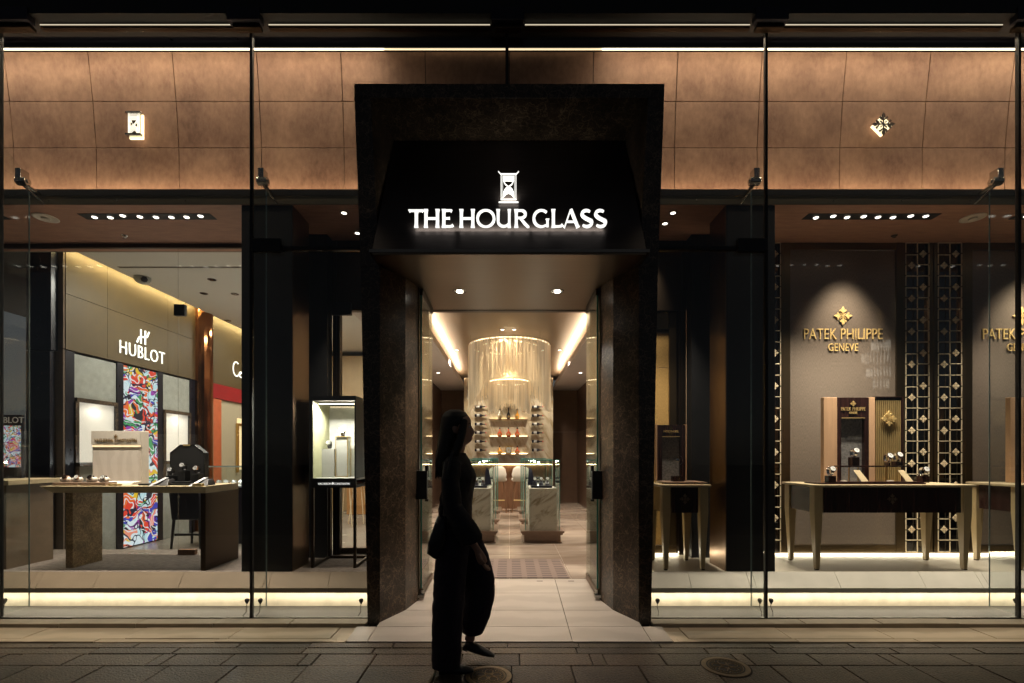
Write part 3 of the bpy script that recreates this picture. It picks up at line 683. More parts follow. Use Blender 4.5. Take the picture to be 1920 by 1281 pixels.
# ---- custom flared letters for the main sign
def arc(cx, cz, rx, rz_, a0, a1, n=16): return [(cx+rx*math.cos(R(a0+(a1-a0)*i/n)), cz+rz_*math.sin(R(a0+(a1-a0)*i/n))) for i in range(n+1)]
def flare(x, z0, z1, wd=.23, fl=.33): return ([(x,z0),(x,z0+.05),(x,z0+.2),(x,(z0+z1)/2),(x,z1-.2),(x,z1-.05),(x,z1)], [fl,fl*.88,wd*1.03,wd,wd*1.03,fl*.88,fl])
def hbar(x0, x1, z, wd=.10, fl=.2, left=False): return ([(x0,z),((x0+x1)/2,z),(x1-.08,z),(x1,z)], [fl if left else wd, wd, wd*1.1, fl])
def LET(c):
    if c == 'T': return .78, [flare(.41,0,.93), ([(0,.90),(.05,.93),(.12,.935),(.66,.935),(.74,.93),(.78,.90)],[.20,.16,.12,.12,.16,.20])]
    if c == 'H': return .93, [flare(.15,0,1), flare(.79,0,1), ([(.2,.5),(.75,.5)], .12)]
    if c == 'E': return .67, [flare(.14,0,1), ([(.14,.945),(.5,.945),(.58,.91)],[.11,.11,.2]), ([(.14,.51),(.42,.51),(.47,.51)],[.1,.1,.18]), ([(.14,.055),(.48,.055),(.6,.08),(.66,.13)],[.11,.11,.14,.2])]
    if c == 'O': 
        p = arc(.54,.5,.46,.46,0,360,32); return 1.08, [(p, [.10+.10*abs(math.cos(2*PI*i/32)) for i in range(33)])]
    if c == 'U':
        p = [(.12,1),(.12,.9),(.12,.42)]+arc(.43,.36,.31,.30,180,330,12)
        return .86, [(p,[.3,.24,.22]+[.2-.08*i/12 for i in range(13)]), flare(.74,0,1,.2,.27)]
    if c == 'R':
        b = [(.15,.945)]+arc(.40,.74,.24,.205,90,-90,12)+[(.2,.535)]
        return .86, [flare(.13,0,1), (b,[.10]+[.11+.1*math.sin(PI*i/12) for i in range(13)]+[.1]), ([(.36,.53),(.6,.22),(.78,.04),(.86,.02)],[.14,.19,.17,.05])]
    if c == 'G':
        p = arc(.52,.5,.42,.455,48,300,28)
        return .96, [(p,[.16-.05*min(1,i/5) + .1*max(0,math.sin(PI*(i-4)/22)) if i<=26 else .12 for i in range(29)]), ([(.72,.105),(.84,.14)],[.11,.1]), ([(.86,.04),(.86,.1),(.86,.4),(.86,.47)],[.18,.18,.18,.28])]
    if c == 'L': return .67, [flare(.15,0,1), ([(.15,.055),(.45,.055),(.58,.08),(.66,.15)],[.11,.11,.14,.2])]
    if c == 'A': return 1.01, [([(.08,.0),(.12,.04),(.44,.98)],[.2,.1,.1]), ([(.46,1.0),(.48,.96),(.83,.06),(.86,0)],[.2,.21,.22,.32]), ([(.22,.32),(.70,.32)],.1)]
    if c == 'S':
        p = arc(.36,.745,.25,.2,40,195,10)+[(.17,.62),(.3,.52),(.5,.42)]+arc(.38,.27,.27,.22,25,-145,12)
        return .74, [(p,[.12+.12*math.sin(PI*min(1,i/(len(p)-1)))**.8 if 0<i<len(p)-1 else .1 for i in range(len(p))])]
def write(m, letters, k, z0, Y, xpos, d=.018):
    q = 0
    for c, x0 in zip(letters, xpos):
        wd, st = LET(c)
        for pts, ws in st:
            q += 1; e = .0004*(q % 5)
            ws2 = ws if hasattr(ws,'__len__') else [ws]*len(pts)
            m.ribbon([(x0+px*k, z0+pz*k) for px,pz in pts], [a*k*.70 for a in ws2], Y-e, Y+d+e)
LX = [120,243,398,547,697,868,1022,1178,1338,1440,1590,1708]
YL = 3.80; zb = az(425.5, YL); kh = 33.8*YL/F
xp = [ax(740+v/4.571, YL) for v in LX]
st_ = thing('shop_sign', (0, YL, zb), 'large glowing white capital letters of the shop name on the dark hood', 'sign')
for c_, x_ in zip('THEHOURGLASS', xp):
    m = MB(); write(m, [c_], kh, zb, YL, [x_]); m.build('letter', M['sign'], st_)
def hourglass(m, cx, z0, h, Y, d=.01, wd=None):
    """lit hourglass emblem, height h"""
    wd = wd or h*.62; e = h*.03; t = h*.026
    def rb(p, w_): 
        m.ribbon([(cx+a*wd, z0+b*h) for a,b in p], w_, Y, Y+d)
    rb([(-.36,.9),(.36,.9)], t); rb([(-.36,.02),(.36,.02)], t)
    for s in (-1,1):
        m.ribbon([(cx+s*.36*wd, z0+.9*h),(cx+s*.47*wd, z0+.99*h)], t*.6, Y-.001, Y+d)
        m.ribbon([(cx+s*.34*wd, z0+.03*h),(cx+s*.34*wd, z0+.89*h)], t, Y-.0015, Y+d)
        m.ribbon([(cx+s*.27*wd, z0+.08*h),(cx+s*.27*wd, z0+.83*h)], t*.5, Y-.002, Y+d)
        m.ribbon([(cx+s*.24*wd, z0+.82*h),(cx+s*.235*wd, z0+.68*h),(cx+s*.15*wd, z0+.54*h),(cx+s*.01*wd, z0+.46*h)], t*.7, Y-.0025, Y+d)
        m.ribbon([(cx+s*.24*wd, z0+.09*h),(cx+s*.235*wd, z0+.25*h),(cx+s*.15*wd, z0+.38*h),(cx+s*.01*wd, z0+.46*h)], t*.7, Y-.003, Y+d)
    # sand above and below
    m.prism([(cx-.23*wd,z0+.82*h),(cx-.235*wd,z0+.66*h),(cx+.235*wd,z0+.66*h),(cx+.23*wd,z0+.82*h)], Y-.0035, Y+d)
    m.prism([(cx-.22*wd,z0+.10*h),(cx-.20*wd,z0+.30*h),(cx,z0+.46*h),(cx+.20*wd,z0+.30*h),(cx+.22*wd,z0+.10*h),(cx+.12*wd,z0+.19*h),(cx,z0+.23*h),(cx-.12*wd,z0+.19*h)], Y-.004, Y+d)
YE = 3.97
t = thing('hourglass_emblem', (ax(953.5,YE), YE, az(378,YE)), 'lit white hourglass emblem centred above the sign letters', 'emblem')
m = MB(); hourglass(m, ax(953.5,YE), az(374,YE), 54*YE/F, YE, .014, 40*YE/F/.98); m.build('emblem', M['sign'], t)
m = MB(); m.box(ax(935,YE), ax(972,YE), YE, YE+.014, az(379,YE), az(377.6,YE)); m.build('base_line', M['sign'], t)
lo = lamp('AREA', 'halo_lamp', (0, YL+.022, zb+.06), 1.8, (1,.97,.85), size=1.5, sy=.10, parent=st_); lo.rotation_euler = (R(90), 0, 0)
lo = lamp('AREA', 'halo_lamp', (0, YE+.03, az(350,YE)), .5, (1,.97,.85), size=.12, sy=.2, parent=t); lo.rotation_euler = (R(90), 0, 0)
# fascia emblems
YF = 4.47
t = thing('hourglass_emblem', (ax(250,YF), YF, az(258,YF)), 'small backlit hourglass emblem on the left plaster fascia', 'emblem')
m = MB(); hourglass(m, ax(250,YF), az(254,YF), 46*YF/F, YF, .012, 46*YF/F*.62); m.build('emblem', emis('lit_emblem_face', (1,.93,.80), .8), t)
m = MB(); m.box(ax(239,YF), ax(264,YF), YF+.022, YF+.04, az(257,YF), az(211,YF)); m.build('glow', M['signwarm'], t)
m = MB(); m.box(ax(240,YF), ax(260,YF), YF+.013, YF+.0215, az(252,YF), az(212,YF)); m.build('plate', M['darkbronze'], t)
m = MB(); m.box(ax(236,YF), ax(264,YF), YF-.012, YF+.018, az(213,YF), az(209.5,YF)); m.build('cap', M['steel'], t)
m = MB(); m.box(ax(236,YF), ax(264,YF), YF-.012, YF+.018, az(254,YF), az(250.5,YF)); m.build('cap', M['steel'], t)
def cross(m, c, r, Y0, Y1, n=4):
    """ornamental cross of four fleurs-de-lis with a quartered centre"""
    cx, cz = c
    def P(a, b, q): 
        ca, sa = math.cos(q), math.sin(q); return (cx+(a*ca-b*sa)*r, cz+(a*sa+b*ca)*r)
    for k in range(4):
        q = PI/2*k + PI/2
        m.prism([P(.0,.03,q),P(.5,.05,q),P(.62,.15,q),P(.78,.13,q),P(1.0,0,q),P(.78,-.13,q),P(.62,-.15,q),P(.5,-.05,q),P(.0,-.03,q)], Y0, Y1)
        for s in (-1,1):
            m.ribbon([P(.36,s*.04,q),P(.5,s*.20,q),P(.62,s*.30,q),P(.52,s*.38,q)], [.07*r,.15*r,.13*r,.04*r], Y0-.0006, Y1)
        q2 = q + PI/4
        m.prism([P(.08,.0,q2),P(.30,.05,q2),P(.42,0,q2),P(.30,-.05,q2)], Y0-.0003, Y1)
t = thing('cross_emblem', (ax(1657,YF), YF, az(234,YF)), 'backlit ornamental cross emblem on the right plaster fascia', 'emblem')
m = MB(); cross(m, (ax(1657.5,YF), az(232,YF)), 22*YF/F, YF, YF+.008); m.build('emblem', simple('emblem_bronze', (.05,.03,.02), .4, .5), t)
m = MB(); r_ = 19*YF/F; cx, cz = ax(1657,YF), az(233,YF)
m.prism([(cx-r_,cz),(cx,cz-r_),(cx+r_,cz),(cx,cz+r_)], YF+.014, YF+.04); m.build('glow', M['signwarm'], t)

# small black nozzles with cables at the foot of the panes
for i, (x, d) in enumerate(((8,'at the far left foot of the left screen pane'),(463,'at the right foot of the left screen pane'),(488,'just right of the left inner mullion foot'),(677,'beside the left foot of the portal'),(1233,'beside the right foot of the portal'),(1425,'just left of the right inner mullion foot'),(1446,'just right of the right inner mullion foot'),(1905,'at the far right foot of the screen'))):
    Y = 4.16; X = ax(x, Y)
    t = thing('cable_nozzle', (X, Y, .02), 'small black nozzle with thin cable ' + d, 'nozzle', 'cable nozzles along the foot of the glass')
    m = MB(); m.lathe((X,Y,.135), [(.006,-.02),(.017,0),(.019,.012),(.015,.022),(.004,.026)], 12); m.build('head', M['matblack'], t, smooth=True)
    m = MB(); m.tube([(X,Y,.12),(X-.004,Y,.09),(X+.004,Y-.02,.05),(X-.012,Y-.05,.024)], .003, 6); m.build('cable', M['matblack'], t)

# ================================================================== LIGHTS IN THE DISPLAY CEILING
for s, wl in ((-1,'left'),(1,'right')):
    for j, (xa, xb) in enumerate(((2.815, 4.065),(4.80,6.0))):
        a, b = sorted((s*xa, s*xb))
        t = thing('spotlight_tray', ((a+b)/2, 4.6, ZC), ('long black recessed tray of small spotlights in the %s display ceiling' % wl) if j == 0 else ('black spotlight tray cut by the %s edge of the photo' % wl), 'spotlight tray')
        m = MB(); m.box(a, b, 4.545, 4.66, ZC-.004, ZC-.0005); m.build('tray', M['matblack'], t)
        for k in range(8):
            x = a + (b-a)*(.09+.117*k); yk = 4.60 + random.uniform(-.022,.022)
            m = MB(); m.lathe((x, yk, ZC-.006), [(.024,0),(.018,-.006),(.001,-.007)], 14); sp = m.build('spotlight', M['lampsm'], t)
        if j == 0:
            for k, fx in enumerate((.12,.38,.62,.88)):
                x = a+(b-a)*fx
                lo = lamp('SPOT', 'added_front_spot', (x, 4.41, ZC-.015), 210 if s < 0 else 230, (1,.88,.72), size=.03, angle=62, blend=.7, parent=t)  # unseen spots added at the ledge, ahead of the tray, to front-light displays
                aim(lo, (x*.98, 4.80, 1.25), (x, 4.41, ZC-.015))
        else:
            x = a+(b-a)*(.2 if s > 0 else .8); lo = lamp('SPOT', 'added_front_spot', (x,4.41,ZC-.015), 220 if s > 0 else 50, (1,.88,.72), size=.03, angle=60, blend=.7, parent=t)
            aim(lo, (x, 4.8, 1.25), (x,4.41,ZC-.015))
    X = s*4.435
    t = thing('ceiling_speaker', (X, 4.627, ZC), 'round cream ceiling speaker in the %s display ceiling' % wl, 'speaker')
    m = MB(); m.lathe((X,4.627,ZC), [(.10,-.001),(.10,-.006),(.085,-.009),(.08,-.006),(.001,-.006)], 30); m.build('grille', M['cream'], t, smooth=True)
    m = MB(); m.lathe((X,4.627,ZC), [(.035,-.0065),(.035,-.022),(.001,-.024)], 20); m.build('core', M['cream'], t)
    X = s*3.98; t = thing('sprinkler', (X, 5.0, ZC), 'tiny sprinkler head in the %s display ceiling' % wl, 'sprinkler')
    m = MB(); m.lathe((X,5.0,ZC), [(.03,-.001),(.03,-.004),(.01,-.006),(.01,-.02),(.018,-.022),(.001,-.024)], 14); m.build('head', M['steel'], t)
    # small round spots over the narrow windows
    for j, (px, py) in enumerate(((645,398),(670,436)) if s < 0 else ((1262,398),(1247,418))):
        Y = 2.265*F/(852-py); X = ax(px, Y)
        t = thing('downlight', (X, Y, ZC), '%s small chrome spot in the ceiling of the narrow %s window' % (('nearer','farther')[j], wl), 'downlight')
        m = MB(); m.lathe((X,Y,ZC), [(.036,-.001),(.036,-.006),(.026,-.008)], 16); m.build('trim', M['steel'], t)
        m = MB(); m.lathe((X,Y,ZC), [(.024,-.009),(.001,-.01)], 14); m.build('lens', M['lampsm'], t)
    lo = lamp('SPOT', 'window_lamp', (s*1.55, 4.45, ZC-.03), 190 if s < 0 else 300, (1,.86,.68), size=.03, angle=50, blend=.7, parent=t)
    aim(lo, (s*1.6, 4.80, 1.1), (s*1.55, 4.45, ZC-.03))

# ================================================================== INNER GLAZING, LEFT
t = thing('glazing', (-3.8, BK, ZP), 'tall frameless inner glazing between the left display and the sales hall', 'glazing')
for x0, x1 in ((-5.6, ax(334,BK)-.004),(ax(334,BK)+.004, -2.31)):
    m = MB(); m.box(x0, x1, BK, BK+.012, ZP, ZC-.02); m.build('glass', M['glass'], t)
m = MB(); m.box(ax(327,BK), ax(347,BK), BK-.015, BK+.03, az(592,BK), az(571,BK)); m.build('patch_fitting', M['matblack'], t, bevel=.003)
m = MB(); m.box(ax(334,BK)-.001, ax(334,BK)+.001, BK-.002, BK-.0005, ZP, ZC-.02); m.build('pane_edge', M['steel'], t)
m = MB(); m.box(-5.6,-2.31,BK-.005,BK+.03,ZC-.045,ZC-.002); m.build('head_rail', M['darkbronze'], t)
t = thing('floor_box', (ax(351,BK-.06), BK-.06, ZP), 'small wooden glass clamp block on the display floor', 'block')
m = MB(); m.box(ax(335,BK-.06), ax(367,BK-.06), BK-.08, BK-.03, ZP, ZP+.055); m.build('block', M['walnut'], t, bevel=.004)
t = thing('glazing', (-1.5, BK, ZP), 'inner glazing behind the narrow left display case', 'glazing')
m = MB(); m.box(-1.80, -1.06, BK, BK+.012, ZP, ZC-.02); m.build('glass', M['glass'], t)
m = MB(); m.box(-1.80,-1.06,BK-.01,BK+.03,ZP,ZP+.06); m.build('foot_rail', M['darkbronze'], t)
m = MB(); m.box(ax(622,5.1), ax(659,5.1), 5.08, 5.125, az(591,5.1), az(568,5.1)); m.build('patch_fitting', M['matblack'], t, bevel=.003)

# ================================================================== LEFT SALES HALL
HX = -5.26; ZW = 3.80
m = MB(); m.box(-5.26+.13, -1.92, 5.42, 13.5, ZW, ZW+.1); m.box(-9,-5.26+.129,5.42,13.5,ZW+.22,ZW+.3); struct(m.build('hall_ceiling', M['white']), 'white ceiling of the left sales hall')
m = MB(); m.box(-7, -1.92, 11.2, 11.3, 0, ZW-.12); struct(m.build('rear_wall', simple('tan_panel_wall', (.36,.25,.13), .5, 0, .06, 4)))
m = MB(); m.box(-7,-1.92,5.40,5.42,ZC,ZW+.1); struct(m.build('ceiling_bulkhead', simple('grey_green_bulkhead', (.18,.18,.14), .6)))
lt = thing('boutique', (HX, 7, ZH), 'olive bronze wall of a watch boutique with a glowing screen in the left hall', 'boutique wall')
def wy(x): return 5.26*F/(955-x)
m = MB()
ysm = [wy(123), 6.33, 7.45, wy(367)]
for a, b in zip(ysm, ysm[1:]):
    m.box(HX-.05, HX, a+.002, b-.002, 3.313, ZW+.2); m.box(HX-.05, HX, a+.002, b-.002, 2.65, 3.307)
m.build('upper_panel', M['olive'], lt)
m = MB(); m.box(HX-.10, HX-.055, wy(123), 11.2, .1, ZW); m.build('backing', M['matblack'], lt)
for i, (xa, xb, nx0, nx1) in enumerate(((140,220,150,220),(306,357,316,357))):
    a, b = wy(xa), wy(xb)
    m = MB(); zt = 2.62; n0 = 1.30; n1 = az(748 if i == 0 else 770, a)+.0
    m.box(HX-.05, HX-.02, a, b, n1+.02, zt); m.box(HX-.05, HX-.02, a, b, ZH, n0); m.build('grey_panel', M['grey'], lt)
    o = MB(); o.box(HX-.02, HX+.012, a+.02, b, n1-.03, n1+.02); o.box(HX-.02, HX+.012, a+.0, a+.05, n0-.3, n1-.03); o.box(HX-.02, HX+.012, b-.02, b, n0, n1-.03); o.box(HX-.02,HX+.06,a,b,n0-.05,n0)
    nf = o.build('niche_frame', M['emper'], lt)
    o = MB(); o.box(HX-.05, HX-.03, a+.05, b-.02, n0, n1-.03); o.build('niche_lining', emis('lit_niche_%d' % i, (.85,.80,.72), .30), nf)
    lamp('POINT', 'niche_lamp', (HX+.08, (a+b)/2, n1-.12), .8, (1,.92,.8), size=.03, parent=lt)
m = MB()
for xa, xb in ((123,140),(220,232),(296,306),(357,367)):
    m.box(HX-.05, HX-.004, wy(xa), wy(xb), ZH, 2.64)
m.build('dark_post', M['navy'], lt)
sc = MB(); sc.box(HX-.05, HX-.008, wy(232), wy(296), ZH+.02, 2.62); sc.build('screen', M['art'], lt)
m = MB(); m.box(HX+.09, HX+.12, wy(123), 11.1, ZW+.09, ZW+.10); lt_s = m.build('cove_strip', M['led'], lt)
lo = lamp('AREA', 'wall_washer', (HX+.10, 8.4, ZW+.08), 42, (1,.78,.38), size=.02, sy=5.4); lo.rotation_euler = (0, R(12), 0)
t = thing('boutique_sign', (HX+.02, 6.9, 2.76), 'halo lit white letters with round-cornered logo on the olive wall', 'sign')
tm = text_mb('HUBLOT', .262, (HX+.025, (wy(220)+wy(305))/2, 2.763), .012, '+x', 'CENTER', 1.10, .80, -.003); tm.build('letters', M['signsm'], t)
m = MB(); c0 = Vector((0,0)); lx = (wy(252)+wy(276))/2; lz = 3.075
def yz(m0, pts, wds, x0, x1):
    s0 = len(m0.v); m0.ribbon(pts, wds, 0, 1)
    for i in range(s0, len(m0.v)):
        x, y, z = m0.v[i]; m0.v[i] = (x0 + (x1-x0)*y, x, z)
h = .10
yz(m, [(lx-.035,lz+h),(lx-.035,lz-h)], .022, HX+.02, HX+.03); yz(m, [(lx+.045,lz+h),(lx+.045,lz-h)], .022, HX+.0205, HX+.0305)
yz(m, [(lx-.11,lz-h),(lx-.07,lz-.02),(lx-.03,lz-.005),(lx+.04,lz+.005),(lx+.08,lz+.02),(lx+.12,lz+h)], .022, HX+.021, HX+.031)
m.build('logo', M['signsm'], t)
t = thing('wall_return', (-5.3, 5.7, ZH), 'narrow taupe wall return left of the olive boutique wall', 'wall')
m = MB(); m.box(ax(90,5.72), HX-.001, 5.70, 5.725, ZH, 2.645); m.box(ax(90,5.72), HX-.001, 5.70, 5.725, 2.652, ZW+.1); m.build('panel', M['olivestrip'], t)
t = thing('dark_column', (-5.2, 5.4, ZH), 'blue black column at the far left behind the inner glazing', 'column')
m = MB(); m.box(-5.6, ax(96,5.62), 5.60, 5.66, ZH, 2.60); m.box(-5.6, ax(98,5.62), 5.60, 5.69, 2.61, ZW); m.build('cladding', M['navy'], t, bevel=.003)
t = thing('copper_column', (HX+.06, 8.28, ZH), 'polished half round copper column between two boutiques', 'column')
m = MB(); m.cyl((HX+.0, 8.27, ZH), .17, 3.88, 24); m.build('shaft', M['copper'], t, smooth=False)
# second boutique, red and orange
t = thing('boutique', (HX, 9.3, ZH), 'boutique front with red lacquer band and orange frame, partly hidden by the pillar', 'boutique wall')
m = MB(); m.box(HX-.05, HX-.001, 8.46, 11.1, 2.67, ZW+.2); m.build('upper_panel', M['olive'], t)
m = MB(); m.box(HX-.05, HX+.03, 8.46, 11.1, 2.40, 2.66); m.build('red_band', simple('red_lit_band', (.26,.006,.010), .4), t)
m = MB(); m.box(HX-.05, HX+.02, 8.46, 8.80, ZH, 2.395); m.build('orange_frame', simple('orange_lit_panel', (.55,.13,.05), .5), t)
m = MB(); m.box(HX-.05, HX-.01, 8.81, 11.1, ZH, 2.395); m.build('linen_panel', M['linen'], t)
m = MB(); m.box(HX-.009, HX+.0, 9.35, 10.6, 1.1, 2.1); m.build('niche', emis('lit_gold_niche', (.9,.7,.4), .6), t)
m = MB(); m.box(HX, HX+.03, 9.3, 9.36, 1.05, 1.95); m.box(HX, HX+.03, 9.75, 9.80, 1.05, 1.95); m.box(HX,HX+.03,9.3,9.8,1.95,2.0); m.build('niche_frame', M['gold'], t)
t = thing('script_sign', (HX+.02, 9.4, 2.75), 'white lit cursive lettering above the red band, cut off by the pillar', 'sign')
m = MB(); b0 = wy(434); k = .32
cs = [arc(.36,.42,.33,.42,55,300,18), [(.53,.06),(.62,.12)]+arc(.85,.16,.17,.16,60,330,12)+[(1.02,.32),(1.0,.1),(1.08,.0),(1.18,.1)], [(1.18,.1),(1.28,.32),(1.34,.28),(1.36,.02),(1.4,.2),(1.52,.32)],
      [(1.66,.55),(1.62,.1),(1.7,0),(1.8,.1)], [(1.88,.3),(1.86,.05),(1.94,.05)], [(1.98,.18),(2.12,.25),(2.05,.32),(1.98,.15),(2.08,0),(2.2,.08)], [(2.28,.3),(2.26,.02),(2.34,.26),(2.44,.3)]]
for i, p in enumerate(cs): yz(m, [(b0+a*k, 2.90+b*k) for a,b in p], .022, HX+.02+.0006*i, HX+.03+.0006*i)
m.build('letters', M['signsm'], t)
# ceiling fittings of the hall
def ceil_pt(px, py, z=ZW): Y = (z-1.4)*F/(852-py); return ax(px, Y), Y
for px, py, l in ((397,524,'foremost'),(382,550,'left'),(440,551,'right'),(427,601,'rearmost')):
    X, Y = ceil_pt(px, py)
    t = thing('downlight', (X, Y, ZW), '%s small dark rimmed recessed spot in the white hall ceiling' % l, 'downlight')
    m = MB(); m.lathe((X,Y,ZW), [(.055,-.001),(.055,-.006),(.035,-.004)], 18); m.build('trim', M['darkbronze'], t)
    m = MB(); m.lathe((X,Y,ZW), [(.028,-.007),(.001,-.008)], 14); m.build('lens', M['steel'], t)
X, Y = ceil_pt(267, 520)
t = thing('security_camera', (X, Y, ZW), 'grey dome security camera on the white hall ceiling', 'security camera')
m = MB(); m.lathe((X,Y,ZW), [(.10,0),(.10,-.03),(.075,-.07),(.03,-.09),(.001,-.092)], 24); m.build('housing', M['grey'], t, smooth=True)
m = MB(); m.lathe((X+.06,Y-.05,ZW-.045), [(.001,-.04),(.03,-.03),(.042,0),(.03,.03),(.001,.04)], 16); m.build('lens_dome', M['matblack'], t, smooth=True)
t = thing('air_slot', (-4.0, 6.2, ZW), 'long thin air slot in the white hall ceiling', 'vent')
Ys = 2.4*F/(852-501); m = MB(); m.box(ax(222,Ys), -2.2, Ys-.02, Ys-.008, ZW-.003, ZW-.0005); m.box(ax(222,Ys), -2.2, Ys+.008, Ys+.02, ZW-.003, ZW-.0005); m.build('slot', M['darkbronze'], t)
for x, y, e in ((-4.3,6.6,110),(-3.2,7.6,110),(-4.2,9.2,110),(-2.9,9.8,110)):
    lamp('AREA', 'hall_lamp', (x, y, ZW-.06), e*.36, (1,.94,.80), size=.35)

# hall showcase seen right of the table
t = thing('showcase', (-4.1, 7.2, ZH), 'long low glass topped showcase of silver watches in the left hall', 'showcase')
m = MB(); m.box(-4.45,-3.3,7.0,7.6,ZH,.92); m.build('cabinet', M['navy'], t)
m = MB(); m.box(-4.45,-3.3,7.0,7.012,.93,1.22); m.box(-4.45,-3.3,7.588,7.6,.93,1.22); m.box(-4.45,-4.438,7.0,7.6,.93,1.22); m.build('glass', M['caseglass'], t)
m = MB(); m.box(-4.45,-3.3,7.0,7.6,1.221,1.23); m.build('top_glass', M['caseglass'], t)
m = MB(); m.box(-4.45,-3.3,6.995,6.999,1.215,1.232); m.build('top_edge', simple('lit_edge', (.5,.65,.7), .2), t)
m = MB(); m.box(-4.4,-3.3,7.05,7.55,.925,.94); m.build('tray', M['dial'], t)
lamp('POINT','case_lamp',(-3.9,7.1,1.18),18,(1,.98,.95),size=.03,parent=t)
t = thing('armchair', (-4.45,6.75,ZH), 'dark high backed chair standing behind the left display table', 'chair')
m = MB(); m.box(-4.62,-4.24,6.70,7.05,.62,.72); m.build('seat', M['navy'], t, bevel=.02)
m = MB(); m.hexa([(-4.63,6.62,.50),(-4.23,6.62,.50),(-4.23,6.69,.50),(-4.63,6.69,.50)],[(-4.66,6.56,1.22),(-4.22,6.56,1.22),(-4.22,6.61,1.22),(-4.66,6.61,1.22)]); m.build('backrest', M['navy'], t, bevel=.015)
m = MB(); m.box(-4.60,-4.26,6.64,6.66,.28,.31); m.build('stretcher', M['black'], t)
for a in (-1,1):
    for yy_ in (6.65,7.02):
        m = MB(); m.tube([(-4.43+a*.17,yy_,.62),(-4.43+a*.20,yy_+(.03 if yy_>6.8 else -.03),ZH)],[.022,.015],8); m.build('leg', M['black'], t)
# red stools seen through the narrow window
for i, (px, py) in enumerate(((650,985),(672,980))):
    Y = 1.295*F/(py-852); X = ax(px, Y)
    t = thing('bar_stool', (X,Y,ZH), 'red seated thin legged stool in the rear hall, %s of two' % ('left','right')[i], 'stool')
    m = MB(); m.lathe((X,Y,.80),[(.17,0),(.19,.03),(.18,.07),(.001,.08)],18); m.build('seat', M['red'], t, smooth=True)
    for a in range(4):
        q = PI/4+a*PI/2; m = MB(); m.tube([(X+.1*math.cos(q),Y+.1*math.sin(q),.8),(X+.2*math.cos(q),Y+.2*math.sin(q),ZH)],.009,6); m.build('leg', M['brasslit'], t)
t = thing('cabinet', (-3.3,10.4,ZH), 'orange tan cabinet at the back of the left hall', 'cabinet')
m = MB(); m.box(-3.5,-2.75,10.4,11.1,ZH,1.3); m.build('body', simple('tan_cabinet', (.5,.24,.08), .5), t, bevel=.01)
m = MB(); m.box(-3.45,-2.8,10.39,10.398,.3,1.2); m.build('door', simple('tan_door', (.55,.28,.1), .45), t)

# ================================================================== WRIST WATCH PROTOTYPES
def watch(name, loc, label, metal, strap, dialm, r=.026, group=None):
    """a watch closed round a display cuff, dial looking to -y and up; loc = foot"""
    x, y, z = loc; t = thing(name, loc, label, 'watch', group)
    n = 18; m = MB(); rr = r
    for i in range(n):
        a0, a1 = 2*PI*i/n, 2*PI*(i+1)/n; w_ = r*.36
        P = lambda a, k, s_: (x+s_*w_, y+math.cos(a)*rr*k, z+rr*1.15+math.sin(a)*rr*1.15*k)
        m.hexa([P(a0,.90,-1),P(a0,.90,1),P(a1,.90,1),P(a1,.90,-1)],[P(a0,1.0,-1),P(a0,1.0,1),P(a1,1.0,1),P(a1,1.0,-1)])
    m.build('strap', strap, t)
    q = R(125); nrm = Vector((0, math.cos(R(150)), math.sin(R(150))))
    c = Vector((x, y, z+rr*1.15)) + Vector((0, nrm.y*rr*1.0, nrm.z*rr*1.1))
    u = Vector((1,0,0)); v = nrm.cross(u)
    def disc(m, c, r0, h, k=18):
        vs_ = [c+u*math.cos(2*PI*i/k)*r0+v*math.sin(2*PI*i/k)*r0 for i in range(k)]
        vs2 = [p+nrm*h for p in vs_]; m.add(vs_+vs2, [tuple(range(k)), tuple(range(2*k-1,k-1,-1))]+[(i,(i+1)%k,(i+1)%k+k,i+k) for i in range(k)])
    m = MB(); disc(m, c, r*.82, r*.30); cs_ = m.build('case', metal, t)
    m = MB(); disc(m, c+nrm*r*.30, r*.66, .0015); m.build('dial', dialm, cs_)
    m = MB(); m.tube([c+nrm*(r*.30+.003), c+nrm*(r*.30+.003)+v*r*.45], .0012, 5); m.tube([c+nrm*(r*.30+.003), c+nrm*(r*.30+.003)+u*r*.35], .0012, 5); m.build('hands', M['darkstrap'], cs_)
    return t

for q in range(14):
    watch('wristwatch', (-4.36+q*.075, 7.10+.05*(q%3), .941), 'silver watch in the long low hall showcase', M['silver'], M['silver'], M['dial'], .034, 'silver watches in the long hall showcase')
# ================================================================== LEFT DISPLAY TABLE
TY0, TY1 = 4.43, 4.97; TZ = 1.107
t = thing('display_table', (-3.5, 4.7, ZP), 'champagne topped table on marble and black slab legs in the left window', 'table')
m = MB(); xr = -2.785; 
m.add([(-4.31,TY0,TZ),(xr,TY0,TZ),(xr,TY1,TZ),(-4.31,TY1,TZ),(-4.22,TY0+.03,TZ-.062),(xr,TY0+.004,TZ-.062),(xr,TY1,TZ-.062),(-4.22,TY1,TZ-.062)],
      [(0,1,2,3),(4,7,6,5),(0,4,5,1),(1,5,6,2),(2,6,7,3),(3,7,4,0)]); m.build('tabletop', M['creamtop'], t, bevel=.002)
m = MB(); m.box(-2.83,-2.783,TY0,TY1,ZP,TZ-.063); m.build('leg', M['darkbronze'], t, bevel=.002)['label'] = 'black slab leg'
m = MB(); m.box(-4.158,-4.09,4.53,4.86,ZP,TZ-.063); m.build('leg', M['emperlit'], t, bevel=.002)['label'] = 'gold veined marble slab leg'
TT = TZ
